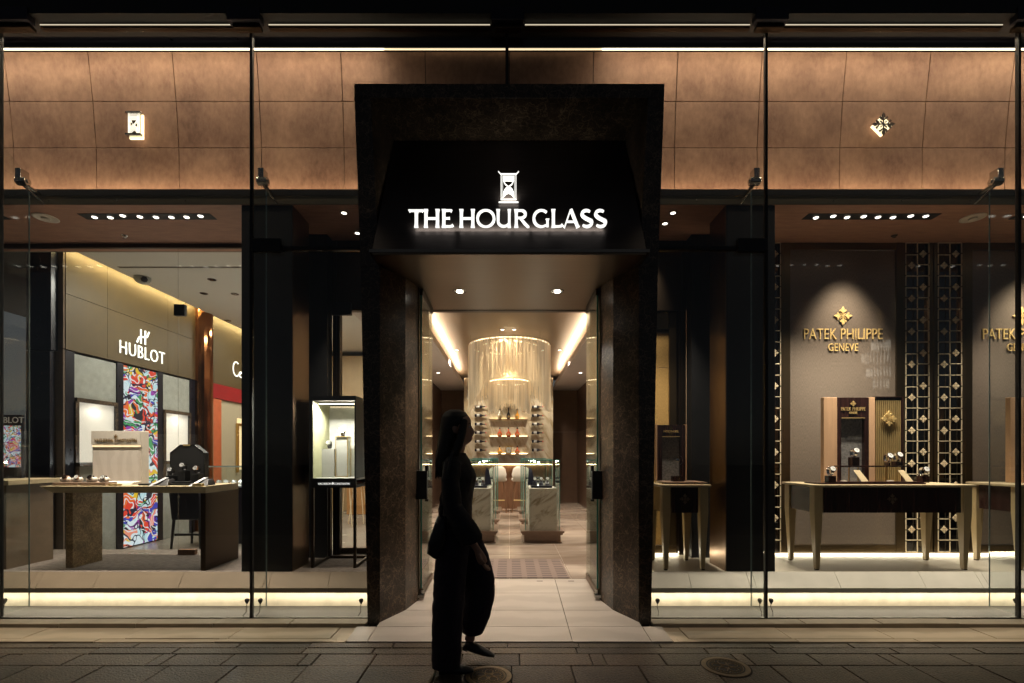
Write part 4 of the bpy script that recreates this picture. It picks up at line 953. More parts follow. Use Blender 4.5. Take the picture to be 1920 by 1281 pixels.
# cream backdrop with gold lettering
Yb = 4.78
t = thing('display_backdrop', (-3.85, Yb, TT), 'cream framed display backdrop with gold lettering on the left table', 'display stand')
xa, xb = ax(172,Yb), ax(265,Yb)
m = MB(); m.box(xa, xb, Yb+.005, Yb+.10, TT+.001, az(808,Yb)); m.build('back_box', M['cream'], t, bevel=.004)
m = MB(); m.box(xa, xb, Yb-.01, Yb+.004, az(834,Yb), az(808,Yb)); m.build('header', M['cream'], t, bevel=.002)
m = MB(); m.box(xa+.01, xb-.01, Yb-.008, Yb+.004, az(837.5,Yb), az(835.5,Yb)); m.build('light_strip', M['leddim'], t)
m = MB(); m.box(xa+.012, xb-.012, Yb-.002, Yb+.0045, TT+.02, az(838,Yb)); m.build('picture_panel', wavy('cream_relief', (.80,.71,.62), (.74,.65,.56), 3, 6, .7), t)
m = MB(); m.hexa([(xa,Yb-.16,TT+.001),(xb,Yb-.12,TT+.001),(xb,Yb+.0,TT+.001),(xa,Yb,TT+.001)],[(xa,Yb-.15,TT+.018),(xb,Yb-.11,TT+.018),(xb,Yb-.012,TT+.03),(xa,Yb-.012,TT+.03)]); m.build('plinth', M['cream'], t)
text_mb('VACHERON CONSTANTIN', .048, ((xa+xb)/2, Yb-.013, az(829,Yb)), .003, '-y', 'CENTER', 1.0, .72, .0002).build('lettering', M['inkgold'], t)
m = MB(); cxm = (xa+xb)/2; czm = az(818,Yb); r_ = .018
for k in range(4):
    q = PI/2*k; ca, sa = math.cos(q), math.sin(q)
    m.prism([(cxm+(a*ca-b*sa)*r_, czm+(a*sa+b*ca)*r_) for a,b in ((.1,.1),(1,.42),(.8,0),(1,-.42),(.1,-.1))], Yb-.013-.0003*k, Yb-.010)
m.build('maltese_cross', M['inkgold'], t)
# watch tray with four cream cuffs
Yt = 4.55
for j, (pa, pb) in enumerate(((107,154),(155.5,205))):
    t = thing('watch_tray', (ax((pa+pb)/2,Yt), Yt, TT), 'taupe tray with cream watch rolls, %s of the pair' % ('left','right')[j], 'tray')
    m = MB(); m.box(ax(pa,Yt), ax(pb,Yt), Yt-.05, Yt+.09, TT+.001, TT+.030); m.build('tray', M['taupe'], t, bevel=.003)
    for px in ((pa+pb)/2-11, (pa+pb)/2+11):
        X = ax(px, Yt); m = MB(); m.tube([(X-.045,Yt+.02,TT+.052),(X-.03,Yt+.02,TT+.054),(X+.03,Yt+.02,TT+.054),(X+.045,Yt+.02,TT+.052)],[.015,.026,.026,.015],14); m.build('watch_roll', M['cream'], t, smooth=True)
for i, (px, mt, stp) in enumerate(((122,'rosegold','rosegold'),(144,'rosegold','darkstrap'),(169,'silver','darkstrap'),(193,'silver','darkstrap'))):
    watch('wristwatch', (ax(px,Yt), Yt+.02, TT+.031), '%s watch from the left lying on the cream rolls of the taupe trays' % ('first','second','third','fourth')[i], M[mt], M[stp], M['dial'] if i % 2 else M['rosegold'], .027, 'watches on the taupe trays')
t = thing('price_block', (ax(215,4.5),4.5,TT), 'small gold block on the table edge beside the taupe trays', 'block')
m = MB(); m.box(ax(206,4.5), ax(224,4.5), 4.48, 4.53, TT+.001, TT+.018); m.build('block', M['goldsoft'], t, bevel=.002)
# black octagonal stand with three watches
Yo = 4.80; cx = ax(350,Yo)
t = thing('octagonal_stand', (cx, Yo, TT), 'black octagonal backdrop and tiered base on the left table', 'display stand')
x0, x1 = ax(319,Yo), ax(383,Yo); z0, z1 = TT+.012, az(834,Yo); c_ = .10
m = MB(); m.prism([(x0,z0),(x1,z0),(x1,z1-c_*.8),(x1-c_,z1),(x0+c_,z1),(x0,z1-c_*.8)], Yo, Yo+.07); m.build('backdrop', M['matblack'], t, bevel=.003)
m = MB(); m.ribbon([(x1-.001,z0),(x1-.001,z1-c_*.8),(x1-c_,z1-.001),(x0+c_,z1-.001),(x0+.001,z1-c_*.8),(x0+.001,z0)], .006, Yo-.003, Yo-.0005); m.build('rim', simple('dark_rim',(.18,.17,.18),.25,1), t)
m = MB(); m.box(cx-.035, cx+.035, Yo-.004, Yo+.02, z1-.012, z1+.004); m.build('name_plate', M['goldsoft'], t)
m = MB(); m.box(x0-.12, x1+.06, Yo-.26, Yo-.01, TT+.001, TT+.016); m.box(x0+.02, x1-.02, Yo-.22, Yo-.01, TT+.0165, TT+.032); m.build('base', M['black'], t, bevel=.003)
pos = [(322+.0,.055,'left'),(345,.10,'middle'),(370,.07,'right')]
for px, hh, l in pos:
    X = ax(px, Yo-.1); m = MB(); m.box(X-.035, X+.035, Yo-.14, Yo-.06, TT+.0325, TT+.0325+hh); m.build('block', M['matblack'], t, bevel=.003)
    watch('wristwatch', (X, Yo-.10, TT+.034+hh), '%s watch in front of the black octagonal backdrop' % l, M['silver'] if l != 'right' else M['rosegold'], M['darkstrap'], M['greydial'], .032)
m = MB(); m.box(cx-.03, cx+.02, Yo-.27, Yo-.262, TT+.002, TT+.026); m.build('front_plate', M['gold'], t)
for px, l in ((293,'left'),(368,'right')):
    X = ax(px,4.5)
    t = thing('strap_rest', (X,4.5,TT), 'slanting silver grey watch strap on a small rest %s of the octagonal stand front' % l, 'watch strap')
    m = MB(); m.hexa([(X-.05,4.46,TT+.002),(X-.02,4.46,TT+.002),(X-.02,4.47,TT+.002),(X-.05,4.47,TT+.002)],[(X+.02,4.58,TT+.075),(X+.055,4.58,TT+.075),(X+.055,4.59,TT+.07),(X+.02,4.59,TT+.07)]); m.build('strap', M['greystrap'], t)
    m = MB(); m.hexa([(X-.01,4.50,TT+.001),(X+.10,4.50,TT+.001),(X+.10,4.64,TT+.001),(X-.01,4.64,TT+.001)],[(X+.02,4.57,TT+.062),(X+.07,4.57,TT+.062),(X+.08,4.63,TT+.06),(X+.02,4.63,TT+.06)]); m.build('rest', M['darkstrap'], t, bevel=.006)
t = thing('price_block', (ax(378,4.47),4.47,TT), 'small brass block at the right front corner of the left table', 'block')
m = MB(); m.box(ax(363,4.46), ax(380,4.46), 4.44, 4.48, TT+.001, TT+.024); m.build('block', M['goldsoft'], t, bevel=.002)

# neighbouring table at the far left
t = thing('display_table', (-5.1, 4.7, ZP), 'brown slab sided table cut by the left edge of the photo', 'table')
m = MB(); m.box(-6.2,-4.60,4.44,4.97,1.115,1.16); m.build('tabletop', M['creamtop'], t, bevel=.003)
m = MB(); m.box(-4.70,-4.65,4.47,4.93,ZP,1.113); m.build('leg', simple('brown_slab',(.13,.09,.055),.5), t, bevel=.002)
t = thing('poster_stand', (-5.1,4.85,1.16), 'small blue picture poster under a dark name header at the far left', 'poster')
Yp = 4.86; m = MB(); m.box(ax(-60,Yp), ax(40,Yp), Yp, Yp+.03, 1.161, az(778,Yp)); m.build('board', M['navy'], t)
m = MB(); m.box(ax(-50,Yp), ax(39,Yp), Yp-.004, Yp-.0005, az(876,Yp), az(798,Yp)); m.build('picture', M['art2'], t)
text_mb('HUBLOT', .085, (ax(14,Yp), Yp-.004, az(793,Yp)), .003, '-y', 'CENTER', 1.0, 1.0, .001).build('lettering', simple('white_print',(.8,.8,.8),.5), t)

# ================================================================== NARROW LEFT WINDOW: DISPLAY CASE ON STAND
YC = 4.53; x0, x1 = ax(583,YC), ax(667,YC); zb0, zt0 = az(915,YC), az(742,YC); yb = 4.98
t = thing('showcase', (ax(625,YC), YC, ZP), 'lit glass fronted box on slim legs in the narrow left window', 'showcase')
zi0, zi1 = az(897,YC), az(752,YC)
m = MB(); e = .012
m.box(x0,x1,YC,YC+.02,zb0,zi0-.001); m.box(x0,x1,YC+.021,yb,zb0,zb0+.03)
m.box(x0,x1,YC,yb,zi1+.004,zt0); m.box(x0,x0+e,YC,yb,zi0,zi1+.003); m.box(x1-e,x1,YC,yb,zi0,zi1+.003); m.box(x0+e,x1-e,yb-.015,yb,zb0+.031,zi1+.003)
m.build('frame', M['black'], t, bevel=.001)
m = MB(); m.box(x0+e+.001,x0+e+.004,YC+.01,yb-.02,zi0,zi1); m.box(x1-e-.004,x1-e-.001,YC+.01,yb-.02,zi0,zi1); m.build('lining', simple('pale_green_lining',(.42,.42,.28),.5), t)
m = MB(); m.box(x0+e+.005,x1-e-.005,yb-.03,yb-.018,zi0,zi1-.02); m.build('back_panel', simple('white_satin',(.72,.72,.70),.6), t)
m = MB(); m.box(x0+e,x1-e,YC+.02,yb-.031,zi0-.02,zi0); m.build('floor', M['dial'], t)
m = MB(); m.box(x0+.03,x1-.03,YC+.10,YC+.13,zi1-.02,zi1-.012); m.build('light_bar', M['led'], t)
m = MB(); m.box(x0+.03,x1-.03,yb-.05,yb-.04,zi1-.02,zi1-.012); m.build('rear_light_bar', M['leddim'], t)
m = MB(); m.box(x0+e,x1-e,YC+.002,YC+.006,zi0,zi1); m.build('glass', M['glass'], t)
text_mb('VACHERON', .027, (ax(609,YC), YC-.004, az(909,YC)), .003, '-y', 'CENTER', 1.0, .86, .0).build('lettering', M['dialit'], t)
text_mb('CONSTANTIN', .027, (ax(641,YC), YC-.004, az(909,YC)), .003, '-y', 'CENTER', 1.0, .86, .0).build('lettering', M['dialit'], t)
m = MB(); m.prism([(ax(622,YC),az(906.5,YC)),(ax(624,YC),az(909,YC)),(ax(626,YC),az(906.5,YC)),(ax(624,YC),az(904,YC))], YC-.005, YC-.001); m.build('logo', M['signsm'], t)
lo = lamp('AREA', 'case_lamp', ((x0+x1)/2, YC+.13, zi1-.03), 15, (1,.93,.78), size=x1-x0-.08, sy=.03, parent=t); lo.rotation_euler = (R(-20),0,0)
for xx in (x0+.012, x1-.012):
    for y_ in (YC+.012, yb-.012):
        m = MB(); m.box(xx-.012,xx+.012,y_-.012,y_+.012,ZP,zb0-.001); m.build('leg', M['darkbronze'], t)
m = MB()
for xx in (x0+.012, x1-.012): m.box(xx-.0115,xx+.0115,YC+.025,yb-.025,ZP+.001,ZP+.024)
m.box(x0+.025,x1-.025,yb-.022,yb-.002,ZP+.001,ZP+.024); m.build('stretcher', M['darkbronze'], t)
Ym = YC+.28
t = thing('plinth', (ax(618,Ym),Ym,zi0), 'low solid white plinth inside the lit box', 'plinth')
zz0 = zi0+.001; m = MB(); m.box(ax(606,Ym), ax(630,Ym), Ym-.06, Ym+.05, zz0, az(842,Ym)); m.build('block', M['dial'], t, bevel=.002)
t = thing('plinth', (ax(644,Ym),Ym,zi0), 'tall open brass framed plinth inside the lit box', 'plinth')
m = MB(); xa, xb = ax(632,Ym), ax(655,Ym); zt_ = az(820,Ym)
for xx in (xa, xb-.006):
    for y_ in (Ym-.05, Ym+.05): m.box(xx,xx+.006,y_,y_+.006,zz0,zt_)
for y_ in (Ym-.05, Ym+.05): m.box(xa,xb,y_,y_+.006,zz0,zz0+.006) if 0 else m.box(xa+.007,xb-.007,y_,y_+.006,zz0,zz0+.006)
m.box(xa,xb,Ym-.05,Ym+.056,zt_+.001,zt_+.008); m.build('frame', M['goldsoft'], t)
m = MB(); m.box(xa+.008,xb-.008,Ym-.04,Ym+.045,zz0+.007,zt_-.001); m.build('core', M['dial'], t)
watch('wristwatch', (ax(618,Ym),Ym,az(841.5,Ym)), 'watch on the low white plinth in the lit box', M['silver'], M['darkstrap'], M['greydial'], .034)
watch('wristwatch', (ax(643,Ym),Ym,zt_+.009), 'watch on the tall brass framed plinth in the lit box', M['silver'], M['darkstrap'], M['greydial'], .034)

# ================================================================== CENTRE HALL
YM = 12.0
CE = 3.12   # side ceiling height
for s, wl in ((-1,'left'),(1,'right')):
    a, b = sorted((s*1.15, s*1.90)); m = MB(); m.box(a, b, 5.22, 13.2, CE, CE+.05); struct(m.build('side_ceiling', M['mauve']), 'pale lower ceiling along the %s of the centre hall' % wl)
    a, b = sorted((s*1.15, s*1.165)); m = MB(); m.box(a, b, 5.22, YM+.3, CE+.051, CE+.10); struct(m.build('cove_upstand', M['mauve']))
    a, b = sorted((s*1.90, s*1.915)); m = MB(); m.box(a, b, 5.22, 13.2, CE, 3.95); struct(m.build('ceiling_edge', M['mauve']))
    a, b = sorted((s*1.22, s*1.25)); t = strip('cove_light', a, b, 5.3, YM+.2, CE+.055, CE+.065, M['ledcove'], 'long glowing cove along the %s of the bronze tray ceiling' % wl, 'cove light')
    for c in kids(t):
        if c.name.startswith('profile'): bpy.data.objects.remove(c)
    lo = lamp('AREA', 'cove_lamp', (s*1.235, 8.7, CE+.08), 28, (1,.78,.54), size=.02, sy=6.6); lo.rotation_euler = (0, R(180)+s*R(-35), 0)
    # far brown wall parts
    a, b = sorted((s*1.125, s*1.83)); m = MB(); m.box(a, b, 13.0, 13.1, ZH, 2.0-.003); m.box(a, b, 13.0, 13.1, 2.003, CE); struct(m.build('rear_wall', M['brownwall']), 'brown leather rear wall %s of the marble' % wl)
    a, b = sorted((s*1.83, s*1.9)); m = MB()
    for q, (ya, yb_) in enumerate(((9.2,10.5),(10.504,11.8),(11.804,13.1))):
        m.box(a, b, ya, yb_, ZH, 1.99); m.box(a, b, ya, yb_, 2.0, CE-.002)
    struct(m.build('side_wall', M['brownwall']), 'brown panelled side wall on the %s of the centre hall' % wl)
m = MB(); m.box(-1.9, 1.9, 5.21, 13.2, 3.42, 3.47); struct(m.build('tray_ceiling', M['tray']), 'dark bronze tray ceiling of the centre hall')
for (px, py, l) in ((776,617,''),):
    pass
for i, (px, py, l) in enumerate(((942,617.5,'left of the pair above the string chandelier'),(964,617.5,'right of the pair above the string chandelier'),(857,656,'left of the string chandelier'),(1049,656,'right of the string chandelier'))):
    Y = (3.42-1.4)*F/(852-py); X = ax(px, Y)
    t = thing('downlight', (X, Y, 3.42), 'tiny spot in the bronze tray ceiling, ' + l, 'downlight')
    m = MB(); m.lathe((X,Y,3.42), [(.045,-.001),(.045,-.006),(.03,-.007)], 16); m.build('trim', M['steel'], t)
    m = MB(); m.lathe((X,Y,3.42), [(.028,-.008),(.001,-.009)], 14); m.build('lens', M['lampsm'], t)
    lamp('SPOT','tray_spot',(X,Y,3.38),150,(1,.86,.68),size=.04,angle=100,blend=.8,parent=t)
# marble feature wall
t = thing('marble_wall', (0, YM, ZH), 'tall book matched marble feature wall at the end of the hall', 'feature wall')
m = MB(); m.box(-1.125, 1.085, YM, YM+.5, ZH, 3.30); m.build('slab', M['bookmarble'], t)
wall_x = (-1.125, 1.085)
shelves = []
for i, (py, l) in enumerate(((785.5,'upper'),(818,'middle'),(851,'lower'))):
    Ysf = YM-.14; z = az(py, Ysf)
    t = thing('shelf', (0, Ysf, z), '%s wooden shelf with light glowing behind its bottles' % l, 'shelf')
    m = MB(); m.box(ax(917,Ysf), ax(990,Ysf), Ysf, YM-.012, z-.022, z); m.build('board', M['walnut'], t)
    m = MB(); m.box(ax(918,Ysf), ax(989,Ysf), YM-.025, YM-.012, z+.001, z+.008); m.build('light_strip', emis('shelf_led_%d'%i,(1,.8,.45),14), t)
    shelves.append((z, Ysf))
def bottle(name, x, y, z, h, r, neck, mat, label, cap='darkstrap', group=None):
    t = thing(name, (x,y,z), label, 'bottle', group)
    m = MB(); m.lathe((x,y,z), [(r*.75,0),(r,h*.08),(r,h*.28),(r*.75,h*.45),(neck,h*.58),(neck,h*.82)], 14); m.build('body', mat, t, smooth=True)
    m = MB(); m.lathe((x,y,z), [(neck*1.2,h*.822),(neck*1.2,h*.95),(neck*.8,h)], 10); m.build('stopper', M[cap], t)
    m = MB(); m.box(x-r*.5, x+r*.5, y-r-.004, y-r*.9, z+h*.12, z+h*.28); m.build('label', M['goldsoft'], t)
    return t
lq = {'clear': simple('clear_spirit', (.55,.5,.4), .05, 0, .1), 'dark': simple('dark_bottle', (.02,.02,.03), .08),
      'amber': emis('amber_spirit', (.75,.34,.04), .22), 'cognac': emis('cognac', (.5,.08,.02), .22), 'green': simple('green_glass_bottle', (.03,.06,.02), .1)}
names = [[('clear','clear decanter'),('dark','tall black bottle'),('amber','amber decanter')],[('cognac','red brown decanter'),('cognac','red brown decanter'),('cognac','red brown decanter')],[('amber','round amber flask'),None,('cognac','rosy flask')]]
for i, (z, Ysf) in enumerate(shelves):
    for j, px in enumerate((937,953.5,970)):
        if names[i][j] is None:
            X = ax(px, Ysf+.05); t = thing('framed_box', (X, Ysf+.05, z), 'square gold framed box in the middle of the lower shelf', 'box')
            m = MB(); m.box(X-.075,X+.075,Ysf+.03,Ysf+.09,z+.001,z+.19); m.build('case', M['gold'], t, bevel=.004)
            m = MB(); m.box(X-.05,X+.05,Ysf+.024,Ysf+.0295,z+.03,z+.16); m.build('panel', M['dial'], t)
            m = MB(); m.lathe((X,Ysf+.022,z+.095), [(.001,-.004),(.02,-.003),(.02,.002)], 14,'y'); m.build('ornament', M['goldsoft'], t)
            continue
        c, l = names[i][j]; h = (.26,.22,.2)[i] + (.03 if (i,j)==(0,1) else 0)
        bottle('bottle', ax(px, Ysf+.06), Ysf+.06, z+.001, h, .058 if i else .05, .014, lq[c], '%s, %s on the %s shelf' % (l, ('left','middle','right')[j], ('upper','middle','lower')[i]))
proto = None
for s, wl in ((-1,'left'),(1,'right')):
    for k in range(6):
        X = ax(900 if s < 0 else 1007, YM-.08); z = az(763+k*16.2, YM-.08)
        lab = 'dark wine bottle lying on pegs, %s from the top in the %s column' % (('first','second','third','fourth','fifth','lowest')[k], wl)
        if proto is None:
            proto = thing('wine_bottle', (X, YM-.08, z), lab, 'bottle', 'wine bottles pegged on the marble wall')
            m = MB(); m.lathe((X-.13,YM-.08,z), [(.03,0),(.036,.01),(.036,.16),(.015,.20),(.012,.26)], 14, 'x'); m.build('body', lq['dark'], proto, smooth=True)
            m = MB(); m.lathe((X-.13,YM-.08,z), [(.0365,.05),(.0365,.12)], 14, 'x'); m.build('label', M['dial'], proto)
            m = MB(); m.lathe((X-.13,YM-.08,z), [(.0135,.262),(.0135,.285)], 10, 'x'); m.build('capsule', M['red'], proto)
            m = MB(); m.cyl((X-.06,YM-.10,z-.042), .006, .1, 6, 'y'); m.cyl((X+.04,YM-.10,z-.042), .006, .1, 6, 'y'); m.build('peg', M['gold'], proto)
        else: dup(proto, (X, YM-.08, z), lab)
# counter in front of marble wall
t = thing('bar_counter', (0, 11.6, ZH), 'long bar counter with a glowing edge below its top at the end of the hall', 'counter')
m = MB(); m.box(-1.12, 1.08, 11.35, 11.9, 1.17, 1.205); m.build('counter_top', M['walnut'], t, bevel=.003)
m = MB(); m.box(-1.05, 1.02, 11.55, 11.88, ZH, 1.15); m.build('front', M['walnut'], t)
m = MB(); m.box(-1.05, 1.02, 11.50, 11.52, 1.155, 1.168); m.build('light_strip', emis('counter_led',(1,.8,.45),22), t)
for i, (px, l) in enumerate(((936,'left'),(976,'right'))):
    X = ax(px, 10.9) + (-.03 if i == 0 else .0)
    t = thing('bar_stool', (X, 10.9, ZH), 'cream high back bar stool, the %s one at the counter' % l, 'stool')
    m = MB(); m.lathe((X,10.9,.80), [(.19,0),(.21,.03),(.19,.07),(.001,.08)], 18); m.build('seat', M['cream'], t, smooth=True)
    m = MB(); q0 = len(m.v); m.loft([(X,10.72,.80,.17,.03),(X,10.70,.95,.20,.035),(X,10.69,1.08,.17,.03),(X,10.69,1.14,.10,.02)], 16); m.build('backrest', M['cream'], t, smooth=True)
    for a in (-1,1):
        for b in (-1,1):
            m = MB(); m.tube([(X+a*.13,10.9+b*.13,.8),(X+a*.19,10.9+b*.19,ZH)],.016,8); m.build('leg', M['walnut'], t)
    m = MB(); m.tube([(X-.17,10.73,.38),(X+.17,10.73,.38)],.011,6); m.build('footrest', M['goldsoft'], t)
# pairs of glass cases
for i, Y in enumerate((7.05, 8.35, 9.65)):
    for s, wl in ((-1,'left'),(1,'right')):
        off = 0
        a, b = sorted((s*.233, s*.738)); d = .62
        t = thing('glass_showcase', ((a+b)/2, Y+d/2, ZH), '%s glass case on a marble block, %s row of the centre hall' % (('nearest','middle','farthest')[i], wl), 'showcase')
        a2, b2 = sorted((s*.167, s*.80))
        m = MB(); m.box(a2+.03,b2-.03,Y+.0,Y+d,ZH,ZH+.015); m.box(a2+.05,b2-.05,Y+.02,Y+d-.02,ZH+.0155,ZH+.12); m.box(a2+.02,b2-.02,Y-.01,Y+d+.01,ZH+.1205,ZH+.15); m.box(a2,b2,Y-.03,Y+d+.03,ZH+.1505,ZH+.18); m.build('plinth', M['taupe'], t, bevel=.004)
        m = MB(); m.box(a+.06,b-.04,Y+.06,Y+d-.06,ZH+.181,.90); m.build('marble_block', M['marble'], t, bevel=.002)
        m = MB(); g = .010; z0 = ZH+.182; z1 = 1.31
        m.box(a,b,Y,Y+g,z0,z1); m.box(a,b,Y+d-g,Y+d,z0,z1); m.box(a,a+g,Y+g,Y+d-g,z0,z1); m.box(b-g,b,Y+g,Y+d-g,z0,z1); m.box(a,b,Y,Y+d,z1+.001,z1+.011); gl = m.build('glass', M['caseglass'], t)
        m = MB()
        for xx in (a-.001, b-.005):
            for yy_ in (Y-.001, Y+d-.005): m.box(xx,xx+.006,yy_,yy_+.006,z0,z1)
        m.box(a,b,Y-.002,Y-.0005,z1,z1+.012); m.box(a-.0015,a-.0005,Y,Y+d,z1,z1+.012); m.box(b+.0005,b+.0015,Y,Y+d,z1,z1+.012); m.build('glass_edge', M['edge'], t)
        m = MB(); m.box(a+.10,b-.10,Y+.14,Y+d-.12,.902,.93); m.build('tray', M['navy'], t, bevel=.003)
        lo = lamp('POINT','case_lamp',((a+b)/2, Y+.3, 1.26), 2.2, (1,.95,.85), size=.02, parent=t)
        if i == 0:
            for q in range(3):
                X = a+.15+q*.095
                m = MB(); m.hexa([(X-.03,Y+.20,.931),(X+.03,Y+.20,.931),(X+.03,Y+.30,.931),(X-.03,Y+.30,.931)],[(X-.03,Y+.24,.98-.01*q),(X+.03,Y+.24,.98-.01*q),(X+.03,Y+.30,.99),(X-.03,Y+.30,.99)]); m.build('wedge', M['navy'], t)
                watch('wristwatch', (X, Y+.235, .975), '%s watch in the nearest %s glass case' % (('left','middle','right')[q], wl), M['silver'], M['silver'] if s > 0 else M['rosegold'], M['dial'], .034)
            X = a+.10 if s > 0 else b-.10
            t = thing('display_board', (X, Y+.4, .931), 'upright dark board in the nearest %s glass case' % wl, 'display board')
            m = MB(); m.hexa([(X-.05,Y+.36,.932),(X+.06,Y+.36,.932),(X+.06,Y+.38,.932),(X-.05,Y+.38,.932)],[(X-.03,Y+.42,1.22),(X+.02,Y+.42,1.15),(X+.02,Y+.44,1.15),(X-.03,Y+.44,1.22)]); m.build('board', M['navy'], t, bevel=.002)
# chandelier of strings
CY = 8.4; CR = .70; CZ = 1.4+203*CY/F
t = thing('string_chandelier', (0, CY, CZ), 'large ring chandelier with curtains of fine golden strings', 'chandelier')
def ring(name, r, z, mat, th=.016, h=.03):
    m = MB(); n = 64
    for i in range(n):
        a0, a1 = 2*PI*i/n, 2*PI*(i+1)/n
        P = lambda a, rr, z_: (rr*math.cos(a), CY+rr*math.sin(a), z_)
        m.hexa([P(a0,r-th,z),P(a0,r,z),P(a1,r,z),P(a1,r-th,z)],[P(a0,r-th,z+h),P(a0,r,z+h),P(a1,r,z+h),P(a1,r-th,z+h)])
    return m.build(name, mat, t)
ringlit = emis('ring_led', (1,.88,.62), 4)
ring('outer_ring', CR, CZ, M['brasslit'], .012, .015); ring('ring_light', CR-.004, CZ-.012, ringlit, .012, .01)
ring('inner_ring', .52, CZ-.03, M['brasslit']); ring('inner_ring_light', .515, CZ-.042, ringlit, .012, .01)
ring('lower_ring', .355, CZ-.62, M['brasslit'], .02, .02); ring('lower_ring_light', .353, CZ-.632, ringlit, .014, .01)
strm = emis('champagne_string_glow', (.90,.78,.55), .25);  # strings given their own glow in place of light falling on them
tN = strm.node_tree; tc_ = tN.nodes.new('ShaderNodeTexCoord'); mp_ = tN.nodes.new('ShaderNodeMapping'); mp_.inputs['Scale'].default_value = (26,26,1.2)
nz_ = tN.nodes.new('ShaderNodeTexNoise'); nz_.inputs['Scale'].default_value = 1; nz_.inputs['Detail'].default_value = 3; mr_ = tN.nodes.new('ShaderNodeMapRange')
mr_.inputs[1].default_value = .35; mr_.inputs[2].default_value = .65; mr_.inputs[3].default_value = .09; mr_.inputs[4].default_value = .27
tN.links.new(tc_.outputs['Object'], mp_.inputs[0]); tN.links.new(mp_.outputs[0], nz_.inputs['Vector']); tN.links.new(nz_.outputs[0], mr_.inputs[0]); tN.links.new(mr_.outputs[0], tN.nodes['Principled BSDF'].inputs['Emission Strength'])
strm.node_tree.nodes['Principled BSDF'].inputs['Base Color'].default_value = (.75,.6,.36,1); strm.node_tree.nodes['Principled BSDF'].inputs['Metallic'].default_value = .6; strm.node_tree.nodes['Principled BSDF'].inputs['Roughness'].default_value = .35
def curtain(name, r, ztop, zfun, n, wd=.0034):
    m = MB()
    for i in range(n):
        a = 2*PI*(i+random.uniform(-.4,.4))/n; rr = r+random.uniform(-.02,.012); x, y = rr*math.cos(a), CY+rr*math.sin(a)
        zb_ = zfun(a)+random.uniform(-.06,.06); w_ = wd*random.uniform(.6,1.4)
        P = [(x+w_*math.cos(q), y+w_*math.sin(q)) for q in (a, a+2.1, a+4.2)]
        m.add([(p[0],p[1],ztop) for p in P]+[(p[0],p[1],zb_) for p in P], [(0,1,4,3),(1,2,5,4),(2,0,3,5)])
    return m.build(name, strm, t)
def zo(a):
    c = abs(math.cos(a))       # long falls at the sides, cut away in front and behind
    return CZ-.55-.85*max(0,(c-.35)/.65)**1.0 if math.sin(a) < 0 else CZ-.5-1.0*c
curtain('outer_strings', CR, CZ, lambda a: CZ-.48-.62*abs(math.cos(a))**1.5, 950)
curtain('inner_strings', .52, CZ-.03, lambda a: CZ-.56, 650)
curtain('lower_strings', .35, CZ-.62, lambda a: CZ-.98-.15*abs(math.cos(a)), 480)
m = MB()
for q in range(6):
    a = q*PI/3+.3; m.tube([(CR*.98*math.cos(a),CY+CR*.98*math.sin(a),CZ+.03),(CR*.98*math.cos(a),CY+CR*.98*math.sin(a),3.42)],.003,6)
m.build('hanging_wire', M['steel'], t)
lamp('POINT','chandelier_lamp',(0,CY,CZ-.30),6,(1,.84,.55),size=.03,parent=t)
for x, y in ((-1.5,7.3),(1.5,7.3),(-1.5,10.2),(1.5,10.2)):
    X = x; t = thing('downlight', (x,y,CE), 'small spot in the pale %s side ceiling, %s' % ('left' if x<0 else 'right', 'front' if y<8 else 'rear'), 'downlight')
    m = MB(); m.lathe((x,y,CE), [(.035,-.001),(.035,-.006),(.001,-.007)], 14); m.build('lens', M['lampsm'], t)
    lamp('SPOT','side_spot',(x,y,CE-.03),290,(1,.87,.72),size=.04,angle=110,blend=.8,parent=t)
for s in (-1,1):
    lamp('SPOT','marble_washer',(s*.75, 11.0, CE+.2), 105, (1,.88,.68), rot=(R(35),0,0), size=.05, angle=70, blend=.8)
# entrance mat
m = MB(); m.box(-.63,.63,5.045,5.96,ZH+.001,ZH+.010)
t = thing('door_mat', (0,5.5,ZH), 'taupe mat with rows of small dashes on the marble floor inside the door', 'mat'); mw, mt_, mb_ = nmat('mat_weave'); br = mt_.nodes.new('ShaderNodeTexBrick'); tc_ = mt_.nodes.new('ShaderNodeTexCoord')
br.inputs['Color1'].default_value = (.045,.033,.03,1); br.inputs['Color2'].default_value = (.06,.045,.04,1); br.inputs['Mortar'].default_value = (.19,.135,.11,1)
br.inputs['Scale'].default_value = 1; br.inputs['Brick Width'].default_value = .16; br.inputs['Row Height'].default_value = .085; br.inputs['Mortar Size'].default_value = .03; br.offset = 0
mt_.links.new(tc_.outputs['Object'], br.inputs[0]); mt_.links.new(br.outputs[0], mb_.inputs['Base Color']); mb_.inputs['Roughness'].default_value = .9
m.build('mat', mw, t, bevel=.003)
m = MB()
for x in (-.35,-.22,.28,.6,-.7): m.box(x,x+.06,4.93,4.945,ZH+.0005,ZH+.0025)
tag(m.build('floor_socket', M['black']), 'row of small dark slots in the stone at the threshold', 'floor slots')
